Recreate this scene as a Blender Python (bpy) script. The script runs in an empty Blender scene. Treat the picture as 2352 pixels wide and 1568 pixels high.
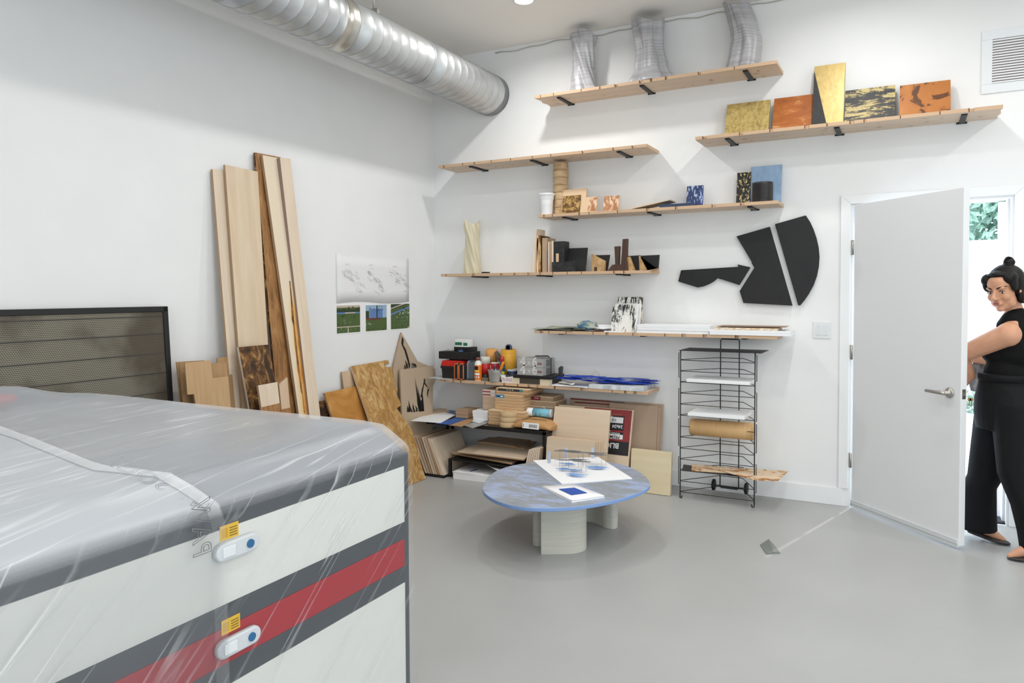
import bpy, bmesh, math, random
from mathutils import Vector, Matrix, noise
rnd = random.Random(7)
SC = bpy.context.scene
COL = SC.collection
V = Vector

# ------------------------------------------------------------------ camera
F_PX, YAW, PITCH, ROLL, CX, CY = 1675.2, math.radians(28.3156), math.radians(1.8412), math.radians(-0.2355), 1176.0, 725.8
CAM = V((3.801, -5.555, 1.5))
_f = V((-math.sin(YAW) * math.cos(PITCH), math.cos(YAW) * math.cos(PITCH), -math.sin(PITCH)))
_r = V((math.cos(YAW), math.sin(YAW), 0)); _u = _r.cross(_f)
_cr, _sr = math.cos(ROLL), math.sin(ROLL)
_R, _U = _cr * _r + _sr * _u, -_sr * _r + _cr * _u
cam = bpy.data.cameras.new('camera'); camo = bpy.data.objects.new('camera', cam); COL.objects.link(camo)
camo.matrix_world = Matrix(((_R.x, _U.x, -_f.x, CAM.x), (_R.y, _U.y, -_f.y, CAM.y), (_R.z, _U.z, -_f.z, CAM.z), (0, 0, 0, 1)))
cam.sensor_width = 36.0; cam.sensor_fit = 'HORIZONTAL'; cam.lens = F_PX / 2352 * 36
cam.shift_y = (CY - 784) / 2352; cam.clip_start = 0.05; cam.clip_end = 200
SC.camera = camo
SC.view_settings.view_transform = 'Standard'; SC.view_settings.look = 'None'
SC.view_settings.exposure = 0.06; SC.view_settings.gamma = 1.0; SC.view_settings.use_curve_mapping = False

# ------------------------------------------------------------------ world, sun, room lights
w = bpy.data.worlds.new('sky'); SC.world = w; w.use_nodes = True
bg = w.node_tree.nodes['Background']; bg.inputs[0].default_value = (0.80, 0.90, 1.0, 1); bg.inputs[1].default_value = 3.2
sl = bpy.data.lights.new('sun', 'SUN'); sl.energy = 1.3; sl.angle = math.radians(0.6); sl.color = (1, 0.93, 0.82)
so = bpy.data.objects.new('sun', sl); COL.objects.link(so)
_sd = V((-0.283, -1.0, -1.38)).normalized()
so.rotation_euler = _sd.to_track_quat('-Z', 'Y').to_euler()
LAMP_W, FILL_W = 7.2, 92.0
LAMP_XY = [(x, y) for y in (-0.85, -1.75, -2.7, -3.9, -5.3, -6.8) for x in (1.37, 3.5, 5.6)]
for x, y in LAMP_XY:
    ld = bpy.data.lights.new('downlight_lamp', 'AREA'); ld.shape = 'DISK'; ld.size = 0.13; ld.energy = LAMP_W * {1.37: (1.6 if y > -1 else .75 if y > -3 else .55), 3.5: 1.25 if y > -1 else 1.0 if y > -3 else 1.3, 5.6: 1.5}[x]
    ld.color = (0.98, 0.965, 0.94); ld.spread = math.radians(165)
    lo = bpy.data.objects.new('downlight_lamp', ld); COL.objects.link(lo); lo.location = (x, y, 3.575)
for nm, loc, rot, sx, sy, k in (('daylight_fill', (5.0, -8.9, 1.9), (math.radians(90), 0, math.radians(180)), 5.0, 2.4, 1.0),  # area lamps added for cool front fill, standing for unseen windows
                                ('daylight_fill', (7.9, -4.6, 1.9), (math.radians(90), 0, math.radians(-90)), 4.5, 2.4, 0.8)):
    ld = bpy.data.lights.new(nm, 'AREA'); ld.shape = 'RECTANGLE'; ld.size = sx; ld.size_y = sy; ld.energy = FILL_W * k
    ld.color = (0.88, 0.95, 1.0)
    lo = bpy.data.objects.new(nm, ld); COL.objects.link(lo); lo.location = loc
    d = V((0, 1, 0)) if loc[1] < -8 else V((-1, 0, 0))
    lo.rotation_euler = d.to_track_quat('-Z', 'Z').to_euler()

# ------------------------------------------------------------------ measuring helpers (a line of sight meets a real plane)
def ray(px, py):
    return _R * ((px - CX) / F_PX) + _U * (-(py - CY) / F_PX) + _f
def hit(px, py, ax, val):
    d = ray(px, py); return CAM + d * ((val - CAM[ax]) / d[ax])
def Bw(px, py, d=0.0): return hit(px, py, 1, -d)       # plane parallel to the shelf wall, d in front of it
def Lw(px, py, d=0.0): return hit(px, py, 0, d)        # plane parallel to the left wall
def Fl(px, py, z=0.0): return hit(px, py, 2, z)        # horizontal plane
def Pn(px, py, p0, n):
    d = ray(px, py); return CAM + d * ((V(p0) - CAM).dot(n) / d.dot(n))

# ------------------------------------------------------------------ materials
def lin(c):
    return tuple(((v / 255) / 12.92 if v / 255 <= 0.04045 else ((v / 255 + 0.055) / 1.055) ** 2.4) for v in c[:3])
MATS = {}
def _new(name):
    m = bpy.data.materials.new(name); m.use_nodes = True; nt = m.node_tree
    return m, nt, nt.nodes['Principled BSDF']
def S(name, rgb, rough=0.5, metal=0.0, spec=0.5, alpha=1.0, trans=0.0, emit=0.0):
    if name in MATS: return MATS[name]
    m, nt, p = _new(name)
    p.inputs['Base Color'].default_value = (*lin(rgb), 1); p.inputs['Roughness'].default_value = rough
    p.inputs['Metallic'].default_value = metal; p.inputs['Specular IOR Level'].default_value = spec
    p.inputs['Alpha'].default_value = alpha; p.inputs['Transmission Weight'].default_value = trans
    if emit: p.inputs['Emission Color'].default_value = (*lin(rgb), 1); p.inputs['Emission Strength'].default_value = emit
    MATS[name] = m; return m
def NZ(name, stops, scale=(5, 5, 5), detail=4, rough=0.5, dist=0.0, metal=0.0, bump=0.0, rot=(0, 0, 0), nrough=0.55, kind='noise', interp='LINEAR', spec=0.5, fine=None):
    """procedural patchy colour: noise through a ramp of (position, rgb)"""
    if name in MATS: return MATS[name]
    m, nt, p = _new(name); N = nt.nodes; L = nt.links
    tc = N.new('ShaderNodeTexCoord'); mp = N.new('ShaderNodeMapping')
    mp.inputs['Scale'].default_value = scale; mp.inputs['Rotation'].default_value = rot
    mp.inputs['Location'].default_value = (len(name) * 1.37, sum(map(ord, name)) % 17, 3.1)
    L.new(tc.outputs['Object'], mp.inputs['Vector'])
    if kind == 'wave':
        t = N.new('ShaderNodeTexWave'); t.inputs['Scale'].default_value = 1; t.inputs['Distortion'].default_value = dist
        t.inputs['Detail'].default_value = detail; t.inputs['Detail Scale'].default_value = 1.5
    else:
        t = N.new('ShaderNodeTexNoise'); t.inputs['Scale'].default_value = 1; t.inputs['Detail'].default_value = detail
        t.inputs['Distortion'].default_value = dist; t.inputs['Roughness'].default_value = nrough
    L.new(mp.outputs[0], t.inputs['Vector'])
    r = N.new('ShaderNodeValToRGB'); r.color_ramp.interpolation = interp
    e = r.color_ramp.elements
    while len(e) < len(stops): e.new(0.5)
    for q, (pos, c) in zip(e, stops): q.position = pos; q.color = (*lin(c), 1)
    L.new(t.outputs['Fac' if kind != 'wave' else 'Fac'], r.inputs[0])
    L.new(r.outputs[0], p.inputs['Base Color'])
    p.inputs['Roughness'].default_value = rough; p.inputs['Metallic'].default_value = metal; p.inputs['Specular IOR Level'].default_value = spec
    if bump:
        b = N.new('ShaderNodeBump'); b.inputs['Strength'].default_value = bump; b.inputs['Distance'].default_value = 0.003
        L.new(t.outputs['Fac'], b.inputs['Height']); L.new(b.outputs[0], p.inputs['Normal'])
    MATS[name] = m; return m
def WOOD(name, c1, c2, axis='z', k=1.0, rough=0.6):
    def ds(c): g = sum(c) / 3; return tuple(v * .86 + g * .14 for v in c)
    c1, c2 = ds(c1), ds(c2)
    s = {'x': (1.2, 34, 34), 'y': (34, 1.2, 34), 'z': (34, 34, 1.2)}[axis]
    return NZ(name, [(0.25, c1), (0.75, c2)], tuple(v * k for v in s), 5, rough, 0.6, bump=0.05)

WALL = NZ('wall_paint', [(0.3, (236, 237, 237)), (0.7, (239, 240, 240))], (3, 3, 3), 3, 0.55, spec=0.3)
CEIL = S('ceiling_paint', (249, 246, 241), 0.8, spec=0.2)
TRIM = S('trim_paint', (238, 240, 241), 0.4, spec=0.4)
DOORM = S('door_paint', (229, 231, 233), 0.42, spec=0.4)
WHITE = S('white_paper', (243, 244, 246), 0.7, spec=0.2)
BLACK = S('black_metal', (24, 25, 27), 0.45, spec=0.4)
BLACKP = S('black_plastic', (20, 20, 22), 0.5)
STEEL = S('brushed_steel', (190, 190, 188), 0.32, 1.0)
PLY = WOOD('birch_ply', (214, 187, 156), (227, 205, 178), 'x', 0.5)
PLYY = WOOD('birch_ply_long', (219, 193, 162), (233, 213, 187), 'y', 0.5)
PLYZ = WOOD('birch_ply_tall', (217, 193, 165), (232, 213, 189), 'z', 0.5)
PALEY = WOOD('pale_pine', (215, 196, 155), (226, 210, 172), 'x', 0.4)
ORNG = WOOD('pine_box_side', (205, 157, 103), (222, 178, 126), 'x', 0.6)
DARKEDGE = S('ply_edge', (176, 146, 117), 0.7)
KRAFT = NZ('kraft_paper', [(0.35, (186, 141, 92)), (0.7, (198, 155, 106))], (9, 9, 60), 3, 0.7, spec=0.2)
CARD = NZ('cardboard', [(0.3, (170, 135, 98)), (0.7, (182, 148, 110))], (8, 60, 4), 3, 0.8, spec=0.15)

# ------------------------------------------------------------------ mesh builder
LOC = {}
class MB:
    def __init__(s): s.v = []; s.f = []; s.m = []; s.c = 0; s.sm = []
    def mat(s, i): s.c = i; return s
    def face(s, idx, sm=False): s.f.append(tuple(idx)); s.m.append(s.c); s.sm.append(sm)
    def pt(s, p): s.v.append(V(p)); return len(s.v) - 1
    def poly(s, pts, sm=False): s.face([s.pt(p) for p in pts], sm); return s
    def box(s, x0, x1, y0, y1, z0, z1, M=None):
        P = [V((x, y, z)) for z in (z0, z1) for y in (y0, y1) for x in (x0, x1)]
        if M is not None: P = [M @ p for p in P]
        i = [s.pt(p) for p in P]
        for q in ((0, 2, 3, 1), (4, 5, 7, 6), (0, 1, 5, 4), (2, 6, 7, 3), (0, 4, 6, 2), (1, 3, 7, 5)): s.face([i[k] for k in q])
        return s
    def prism(s, pts, ext, side=None, flip=False):
        """polygon swept along ext; side = material index of the side faces"""
        ext = V(ext); a = [s.pt(p) for p in pts]; b = [s.pt(V(p) + ext) for p in pts]; n = len(a)
        s.face(a); s.face(b[::-1]); c = s.c
        if side is not None: s.c = side
        for k in range(n): s.face((a[k], b[k], b[(k + 1) % n], a[(k + 1) % n]))
        s.c = c; return s
    def ring(s, c, r, ax, n, ph=0):
        ax = V(ax).normalized(); t = V((0, 0, 1)) if abs(ax.z) < 0.9 else V((1, 0, 0))
        a = ax.cross(t).normalized(); b = ax.cross(a)
        return [s.pt(V(c) + (a * math.cos(ph + 2 * math.pi * k / n) + b * math.sin(ph + 2 * math.pi * k / n)) * r) for k in range(n)]
    def loft(s, rings, caps=True, sm=True, closed=True):
        for A, B in zip(rings, rings[1:]):
            n = len(A)
            for k in range(n if closed else n - 1): s.face((A[k], A[(k + 1) % n], B[(k + 1) % n], B[k]), sm)
        if caps and closed: s.face(rings[0][::-1]); s.face(rings[-1])
        return s
    def tube(s, pts, r, n=8, caps=True):
        pts = [V(p) for p in pts]; R = []
        for k, p in enumerate(pts):
            d = (pts[min(k + 1, len(pts) - 1)] - pts[max(k - 1, 0)])
            if k == 0 or k == len(pts) - 1 or True:
                ax = d.normalized()
            if k == 0: t = V((0.123, 0.31, 0.94)); t = V((1, 0.1, 0)) if abs(ax.dot(t.normalized())) > 0.9 else t; a = ax.cross(t).normalized()
            else: a = (a - ax * a.dot(ax)).normalized()
            b = ax.cross(a); rr = r[k] if isinstance(r, (list, tuple)) else r
            R.append([s.pt(p + (a * math.cos(2 * math.pi * j / n) + b * math.sin(2 * math.pi * j / n)) * rr) for j in range(n)])
        return s.loft(R, caps)
    def lathe(s, c, prof, n=28, ax=(0, 0, 1), caps=True):
        ax = V(ax).normalized(); c = V(c)
        return s.loft([s.ring(c + ax * h, max(r, 1e-4), ax, n) for r, h in prof], caps)
    def sphere(s, c, r, M=None, n=14, m=9):
        c = V(c); rr = r if isinstance(r, (tuple, list)) else (r, r, r); R = []
        for i in range(m + 1):
            th = math.pi * (i + 0.02) / (m + 0.04); R.append([])
            for k in range(n):
                q = V((math.sin(th) * math.cos(2 * math.pi * k / n) * rr[0], math.sin(th) * math.sin(2 * math.pi * k / n) * rr[1], -math.cos(th) * rr[2]))
                R[-1].append(s.pt(c + (M @ q if M is not None else q)))
        return s.loft(R)
    def build(s, name, mats, parent=None, bevel=0.0, seg=2, subd=0, origin=None):
        if not isinstance(mats, (list, tuple)): mats = [mats]
        me = bpy.data.meshes.new(name)
        if parent is not None: o0 = LOC[parent]
        elif origin is not None: o0 = V(origin)
        else:
            lo = [min(p[k] for p in s.v) for k in range(3)]; hi = [max(p[k] for p in s.v) for k in range(3)]
            o0 = V(((lo[0] + hi[0]) / 2, (lo[1] + hi[1]) / 2, lo[2]))
        me.from_pydata([p - o0 for p in s.v], [], s.f)
        for m in mats: me.materials.append(m)
        for p, mi, sm in zip(me.polygons, s.m, s.sm): p.material_index = min(mi, len(mats) - 1); p.use_smooth = sm
        bm = bmesh.new(); bm.from_mesh(me); bmesh.ops.recalc_face_normals(bm, faces=bm.faces[:]); bm.to_mesh(me); bm.free()
        o = bpy.data.objects.new(name, me); COL.objects.link(o)
        if parent is not None: o.parent = parent; LOC[o] = o0
        else: o.location = o0; LOC[o] = o0
        if bevel:
            b = o.modifiers.new('bevel', 'BEVEL'); b.width = bevel; b.segments = seg; b.limit_method = 'ANGLE'; b.angle_limit = math.radians(40)
        if subd:
            b = o.modifiers.new('sub', 'SUBSURF'); b.levels = subd; b.render_levels = subd
        return o
def thing(name, label, cat, loc, group=None):
    o = bpy.data.objects.new(name, None); COL.objects.link(o); o.location = V(loc); o.empty_display_size = 0.05
    LOC[o] = V(loc); o['label'] = label; o['category'] = cat
    if group: o['group'] = group
    return o
def tag(o, label, cat, group=None, kind=None):
    o['label'] = label; o['category'] = cat
    if group: o['group'] = group
    if kind: o['kind'] = kind
    return o
def struct(o): o['kind'] = 'structure'; return o
def lab(o, t): o['label'] = t; return o
def text(s, size, origin, right, up, mat, parent, name='lettering', lift=0.0006, bold=0.0, align='LEFT'):
    cu = bpy.data.curves.new(name, 'FONT'); cu.body = s; cu.size = size; cu.align_x = align; cu.offset = bold; cu.resolution_u = 3
    to = bpy.data.objects.new('tmp', cu); COL.objects.link(to)
    dg = bpy.context.evaluated_depsgraph_get(); me = bpy.data.meshes.new_from_object(to.evaluated_get(dg)); bpy.data.objects.remove(to)
    me.name = name
    r, u = V(right).normalized(), V(up).normalized(); n = r.cross(u)
    o0 = LOC[parent]
    for v in me.vertices: v.co = V(origin) + r * v.co.x + u * v.co.y + n * lift - o0
    me.materials.clear(); me.materials.append(mat)
    o = bpy.data.objects.new(name, me); COL.objects.link(o); o.parent = parent; LOC[o] = o0
    return o
def rotz(a, c): return Matrix.Translation(V(c)) @ Matrix.Rotation(math.radians(a), 4, 'Z') @ Matrix.Translation(-V(c))

# ================================================================== the room
H = 3.6
MIRROR = None
FLOOR = NZ('painted_concrete', [(0.3, (167, 168, 167)), (0.7, (174, 175, 174))], (1.6, 1.6, 1.6), 6, 0.34, bump=0.02, spec=0.35)
struct(MB().box(0, 8, -9, 0, -0.1, 0).build('floor', FLOOR))
struct(MB().box(-0.15, 8.15, -9.15, 0.15, H, H + 0.1).build('ceiling', CEIL))
struct(MB().box(-0.15, 0, -9.15, 0.15, -0.1, H).build('wall_left', WALL))
DX0, DX1, DH = 3.465, 4.40, 2.10
struct(MB().box(0, DX0, 0, 0.15, -0.1, H).box(DX1, 8.15, 0, 0.15, -0.1, H).box(DX0, DX1, 0, 0.15, DH, H).build('wall_shelves', WALL))
struct(MB().box(8, 8.15, -9.15, 0, -0.1, H).build('wall_right', WALL))
struct(MB().box(0, 8, -9.15, -9, -0.1, H).build('wall_back', WALL))
# baseboards, casing, jamb
struct(MB().box(0, 3.43, -0.014, 0, 0, 0.125).build('baseboard_shelves', TRIM, bevel=0.003))
struct(MB().box(DX1 + 0.10, 8, -0.014, 0, 0, 0.125).build('baseboard_right_of_door', TRIM, bevel=0.003))
struct(MB().box(0, 0.014, -9, -0.014, 0, 0.125).build('baseboard_left', TRIM, bevel=0.003))
cw = 0.062
struct(MB().prism([(DX0 - cw, -.016, .125), (DX0, -.016, .125), (DX0, -.016, DH), (DX0 - cw, -.016, DH + cw)], (0, .016, 0)).build('trim_1', TRIM, bevel=0.003))
struct(MB().prism([(DX0, -.016, DH), (DX1, -.016, DH), (DX1 + cw, -.016, DH + cw), (DX0 - cw, -.016, DH + cw)], (0, .016, 0)).build('trim_2', TRIM, bevel=0.003))
struct(MB().prism([(DX1, -.016, 0), (DX1 + cw, -.016, 0), (DX1 + cw, -.016, DH + cw), (DX1, -.016, DH)], (0, .016, 0)).build('trim_3', TRIM, bevel=0.003))
struct(MB().box(DX0, DX0 + .016, 0, .15, 0, DH).box(DX1 - .016, DX1, 0, .15, 0, DH).box(DX0 + .016, DX1 - .016, 0, .15, DH - .016, DH).build('trim_4', TRIM))
struct(MB().box(DX0 + .016, DX0 + .03, .06, .15, 0, DH - .016).box(DX1 - .03, DX1 - .016, .06, .15, 0, DH - .016).build('trim_5', TRIM))
struct(MB().box(DX0, DX1, .02, .17, 0, .012).build('trim_6', BLACK, bevel=.003))

# door leaf, hinged at the left jamb and swung into the room
dt = thing('door_1', 'white slab door swung open into the room on three steel hinges', 'door', (3.488, -0.022, 0)); dt['kind'] = 'structure'
p0 = V((3.492, -0.03, 0)); p1 = V((4.090, -0.655, 0)); du = (p1 - p0).normalized(); dn = V((-du.y, du.x, 0)) * -1
if dn.y > 0: dn = -dn
# dn looks into the room; the far face lies 44 mm behind
TH = 0.044; DW = (p1 - p0).length
def dp(a, b, z): return p0 + du * a - dn * b + V((0, 0, z))
def dbox(mb, a0, a1, b0, b1, z0, z1):
    P = [dp(a, b, z) for z in (z0, z1) for b in (b0, b1) for a in (a0, a1)]
    i = [mb.pt(p) for p in P]
    for q in ((0, 2, 3, 1), (4, 5, 7, 6), (0, 1, 5, 4), (2, 6, 7, 3), (0, 4, 6, 2), (1, 3, 7, 5)): mb.face([i[k] for k in q])
    return mb
dbox(MB(), 0, DW, 0, TH, .022, 2.09).build('door_leaf', DOORM, dt, bevel=.002)
sw = dbox(MB(), 0, DW, -.012, 0, .034, .062); dbox(sw, 0, DW, -.007, 0, .012, .034)
lab(sw.build('door_sweep', S('sweep_alu', (214, 218, 220), .4), dt, bevel=.002), 'white metal weather sweep along the bottom of the door')
for z in (.33, 1.08, 1.80):
    hb = MB().lathe((3.482, -.026, z - .05), [(.009, 0), (.009, .1)], 12)
    hb.box(3.468, 3.484, -.02, -.017, z - .05, z + .05)
    lab(hb.build('hinge', S('satin_nickel', (175, 172, 166), .4, 1), dt), 'satin steel butt hinge')
hz = .905
ro = MB().lathe(dp(DW - .075, 0, hz), [(.031, 0), (.031, .004), (.027, .010), (.017, .012), (.012, .018), (.0115, .052)], 28, dn)
rose = ro.build('handle', S('satin_nickel', (175, 172, 166), .4, 1), dt)
lab(rose, 'satin steel lever handle with round rose')
lv = MB(); a = [(DW - .065, .046), (DW - .085, .054), (DW - .13, .056), (DW - .195, .054)]
lv.tube([dp(q, -b, hz) for q, b in a], [.0115, .0115, .010, .009], 10).build('lever', S('satin_nickel', (175, 172, 166), .4, 1), rose)
lp = MB(); P = [dp(DW + .0006, b, z) for b, z in ((.010, hz - .028), (.034, hz - .028), (.034, hz + .028), (.010, hz + .028))]
lp.prism(P, du * .0012).build('latch_plate', S('latch_brass', (150, 140, 122), .4, 1), dt)
MB().prism([dp(DW + .001, b, z) for b, z in ((.016, hz - .009), (.028, hz - .009), (.028, hz + .009), (.016, hz + .009))], du * .006).build('latch', STEEL, dt)
ok = MB().lathe(dp(DW - .075, TH, hz), [(.031, 0), (.027, .010), (.012, .018), (.0115, .05)], 20, -dn)
ok.tube([dp(q, TH + b, hz) for q, b in a], [.0115, .0115, .010, .009], 10)
ok.build('outside_handle', S('satin_nickel', (175, 172, 166), .4, 1), dt)
kc = dp(DW - .03, TH + .06, hz - .01)
ky = thing('keys', 'small bunch of keys hanging at the outer edge of the white door', 'keys', kc - V((0, 0, .06)))
kb = MB(); kb.tube([kc + V((math.cos(t) * .014, 0, math.sin(t) * .014)) for t in [k * .7 for k in range(10)]], .0014, 6).build('key_ring', STEEL, ky)
for q in (-.2, .15):
    kk = MB(); c = kc + V((q * .03, 0, -.014)); kk.lathe(c + V((0, -.001, -.014)), [(.010, 0), (.010, .003)], 14, (0, 1, 0)); kk.box(c.x - .003, c.x + .003, c.y - .001, c.y + .002, c.z - .052, c.z - .02)
    kk.build('key', S('brass_key', (150, 120, 80), .4, 1), ky)

# hvac grille on the shelf wall
vx0, vz0, vz1 = 4.212, 2.75, 3.145; vx1 = vx0 + .62
vt = thing('air_vent', 'white wall air grille with many horizontal louvres, high near the right edge', 'vent', (4.5, 0, vz0))
fr = MB(); t = .058
for q in ((vx0, vx1, vz0, vz0 + t), (vx0, vx1, vz1 - t, vz1), (vx0, vx0 + t, vz0 + t, vz1 - t), (vx1 - t, vx1, vz0 + t, vz1 - t)):
    fr.box(q[0], q[1], -.008, 0, q[2], q[3])
fr.build('vent_frame', S('vent_white', (230, 234, 237), .4), vt, bevel=.002)
lab(MB().box(vx0 + t, vx1 - t, -.0015, 0, vz0 + t, vz1 - t).build('vent_shade_plate', S('vent_shade_tone', (128, 106, 100), .8), vt), 'dim pinkish plate standing in for the shaded cavity behind the louvres')  # shade between the louvres is put into this plate's colour
lvn = 17; hh = vz1 - vz0 - 2 * t
for k in range(lvn):
    z = vz0 + t + (k + .5) * hh / lvn
    MB().prism([(vx0 + t, -.0016, z + .004), (vx0 + t, -.0066, z - .0065), (vx0 + t, -.0072, z - .005), (vx0 + t, -.0022, z + .0055)], (vx1 - vx0 - 2 * t, 0, 0)).build('louvre', S('vent_white', (230, 234, 237), .4), vt)

# light switch
st = thing('light_switch', 'white double rocker light switch plate left of the door', 'switch', (3.29, 0, 1.165))
MB().box(3.229, 3.347, -.006, 0, 1.168, 1.287).build('switch_plate', S('switch_white', (226, 229, 230), .35), st, bevel=.003)
for x in (3.266, 3.311): MB().prism([(x - .0165, -.006, 1.194), (x - .0165, -.010, 1.194), (x - .0165, -.0065, 1.261), (x - .0165, -.006, 1.261)], (.033, 0, 0)).build('rocker', S('switch_rocker', (216, 220, 221), .35), st)

# spiral duct along the left wall, entering the shelf wall
DC = V((.617, 0, 3.208)); DR = .169
dth = thing('ventilation_duct', 'large galvanised spiral duct hung below the ceiling along the left wall', 'duct', (DC.x, -3.5, DC.z - DR))
GALV = NZ('galvanised_steel', [(0.25, (168, 171, 173)), (0.55, (196, 199, 200)), (0.8, (214, 215, 214))], (4, 2, 4), 4, 0.42, 0.5, metal=0.62, bump=.012)
def duct(y0, y1, seam=.098):
    mb = MB(); R = []; y = y0; n = 44
    mb_ys = []
    yy = y0
    while yy < y1 - .001:
        mb_ys.append((yy, DR)); nx = min(yy + seam, y1)
        if nx < y1: mb_ys += [(nx - .006, DR), (nx - .003, DR + .0035), (nx - .0005, DR)]
        yy = nx
    mb_ys.append((y1, DR))
    for y, r in mb_ys:
        ring = []
        for k in range(n):
            a = 2 * math.pi * k / n; skew = .05 * math.cos(a) * 1.0
            yk = min(max(y + skew, y0), y1) if y0 < y < y1 else y
            ring.append(mb.pt((DC.x + math.cos(a) * r, yk, DC.z + math.sin(a) * r)))
        R.append(ring)
    return mb.loft(R, caps=True)
duct(-1.10, 0).build('duct_section', GALV, dth)
duct(-1.95, -1.10).build('duct_section', GALV, dth)
duct(-2.85, -2.05).build('duct_section', GALV, dth)
duct(-8.98, -2.85).build('duct_section', GALV, dth)
lab(MB().lathe((DC.x, -2.06, DC.z), [(DR - .003, -.004), (DR + .004, 0), (DR + .006, .012), (DR + .001, .018), (DR + .001, .105), (DR + .006, .11), (DR + .004, .125), (DR - .003, .13)], 44, (0, 1, 0)).build('duct_coupling', S('coupling_zinc', (205, 203, 196), .35, 1), dth), 'smooth plain coupling collar joining two spiral lengths')
MB().lathe((DC.x, -1.11, DC.z), [(DR + .001, -.004), (DR + .006, 0), (DR + .006, .012), (DR + .001, .016)], 44, (0, 1, 0)).build('duct_collar', GALV, dth)
MB().lathe((DC.x, -.075, DC.z), [(DR + .0005, -.004), (DR + .005, 0), (DR + .005, .008), (DR + .003, .012), (DR + .003, .07)], 44, (0, 1, 0)).build('duct_collar', S('collar_zinc', (150, 153, 154), .45, 1), dth)
for y in (-1.62, -3.9): MB().tube([(DC.x + .02, y, DC.z + DR), (DC.x + .02, y, H)], .006, 6).build('hanger_rod', STEEL, dth)
for y in (-1.62,): MB().box(DC.x - .02, DC.x + .055, y - .012, y + .012, DC.z + DR - .002, DC.z + DR + .03).build('hanger_bracket', STEEL, dth)

# cable along the ceiling line
cb = MB(); P = []
for k in range(46):
    x = .66 + k * .07; P.append((x, -.008, H - .022 - .016 * (0.5 + .5 * math.sin(k * .55)) + .006 * math.sin(k * 1.7)))
tag(cb.tube(P, .004, 6).build('cable', S('cable_grey', (190, 186, 176), .6)), 'thin pale cable stapled along the top of the shelf wall', 'cable')
# downlight
dl = thing('ceiling_downlight', 'round recessed ceiling downlight, lit, at the top of the photo', 'light', (1.373, -.85, H - .02))
MB().lathe((1.373, -.85, H - .014), [(.075, .014), (.075, .003), (.066, 0), (.066, .004)], 32).build('trim_ring', TRIM, dl)
MB().lathe((1.373, -.85, H - .0105), [(.066, 0), (.066, .004)], 32).build('diffuser', S('lamp_glow', (255, 250, 242), .5, emit=12), dl)

# ------------------------------------------------------------------ outside the doorway
struct(MB().box(-6, 14, 0.15, 12, -.12, -.01).build('ground_patio', S('pale_concrete', (238, 239, 242), .8)))
fz = 2.15; fy = 5.6
ft = thing('garden_fence', 'white vinyl privacy fence beyond the doorway', 'fence', (4.6, fy, -.01))
FV = S('vinyl', (242, 244, 250), .5)
for k in range(9):
    x = 2.4 + k * 0.62
    for j in range(4): MB().box(x + j * .15 + .012, x + j * .15 + .158, fy, fy + .03, .1, fz - .12).build('fence_panel', FV, ft)
MB().box(2.4, 8, fy - .02, fy + .05, fz - .12, fz).build('fence_rail', FV, ft); MB().box(2.4, 8, fy - .02, fy + .05, -.01, .12).build('fence_rail', FV, ft)
for k in range(4): MB().box(2.4 + k * 1.86 - .06, 2.4 + k * 1.86 + .06, fy - .035, fy + .065, -.01, fz + .03).build('fence_post', FV, ft)
# hedge strip and trees
GRN = NZ('leaf_green', [(0.3, (120, 160, 140)), (0.7, (190, 215, 200))], (30, 30, 30), 3, .6)
def leaves(mb, c, rad, n, sz):
    for k in range(n):
        d = V((rnd.gauss(0, 1), rnd.gauss(0, 1), rnd.gauss(0, 1))).normalized() * rnd.random() ** .4
        p = V(c) + V((d.x * rad[0], d.y * rad[1], d.z * rad[2]))
        a = V((rnd.uniform(-1, 1), rnd.uniform(-1, 1), rnd.uniform(-1, 1))).normalized(); b = a.orthogonal().normalized()
        l = sz * rnd.uniform(.6, 1.3)
        mb.poly([p, p + a * l * .5 + b * l * .28, p + a * l, p + a * l * .5 - b * l * .28])
    return mb
hd = leaves(MB(), (5.2, 5.1, .12), (1.3, .22, .13), 1800, .07)
tag(hd.build('low_hedge', GRN), 'low strip of green planting at the foot of the white fence', 'hedge', kind='stuff')
for k, (x, y, z, rx, n, la) in enumerate(((4.6, 8.4, 3.3, 1.7, 5000, 'green leafy tree rising behind the fence, at the left of the door gap'), (8.2, 9.6, 3.0, 1.5, 4200, 'green leafy tree behind the fence, nearest the right door post'))):
    tr = thing('tree', la, 'tree', (x, y, -.01), None)
    MB().tube([(x, y, -.01), (x + .05, y, 1.2), (x - .05, y, 2.4), (x + .1, y, 3.2)], [.14, .11, .09, .04], 10).build('trunk', S('bark', (96, 84, 76), .9), tr)
    leaves(MB(), (x, y, z), (rx, 1.0, 1.35), n, .2).build('foliage', GRN, tr)
# glazed patio door frame standing in the far side of the doorway
gx = 4.335
pf = thing('door_2', 'white glazed storm door frame post in the doorway', 'door', (gx, .2, 0)); pf['kind'] = 'structure'
MB().box(gx, gx + .05, .19, .23, 0, 2.08).build('stile', S('stile_white', (232, 230, 240), .4), pf, bevel=.003)
MB().box(DX0, gx, .19, .23, 2.085, 2.11).build('rail', S('stile_white', (232, 230, 240), .4), pf, bevel=.003)

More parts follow.
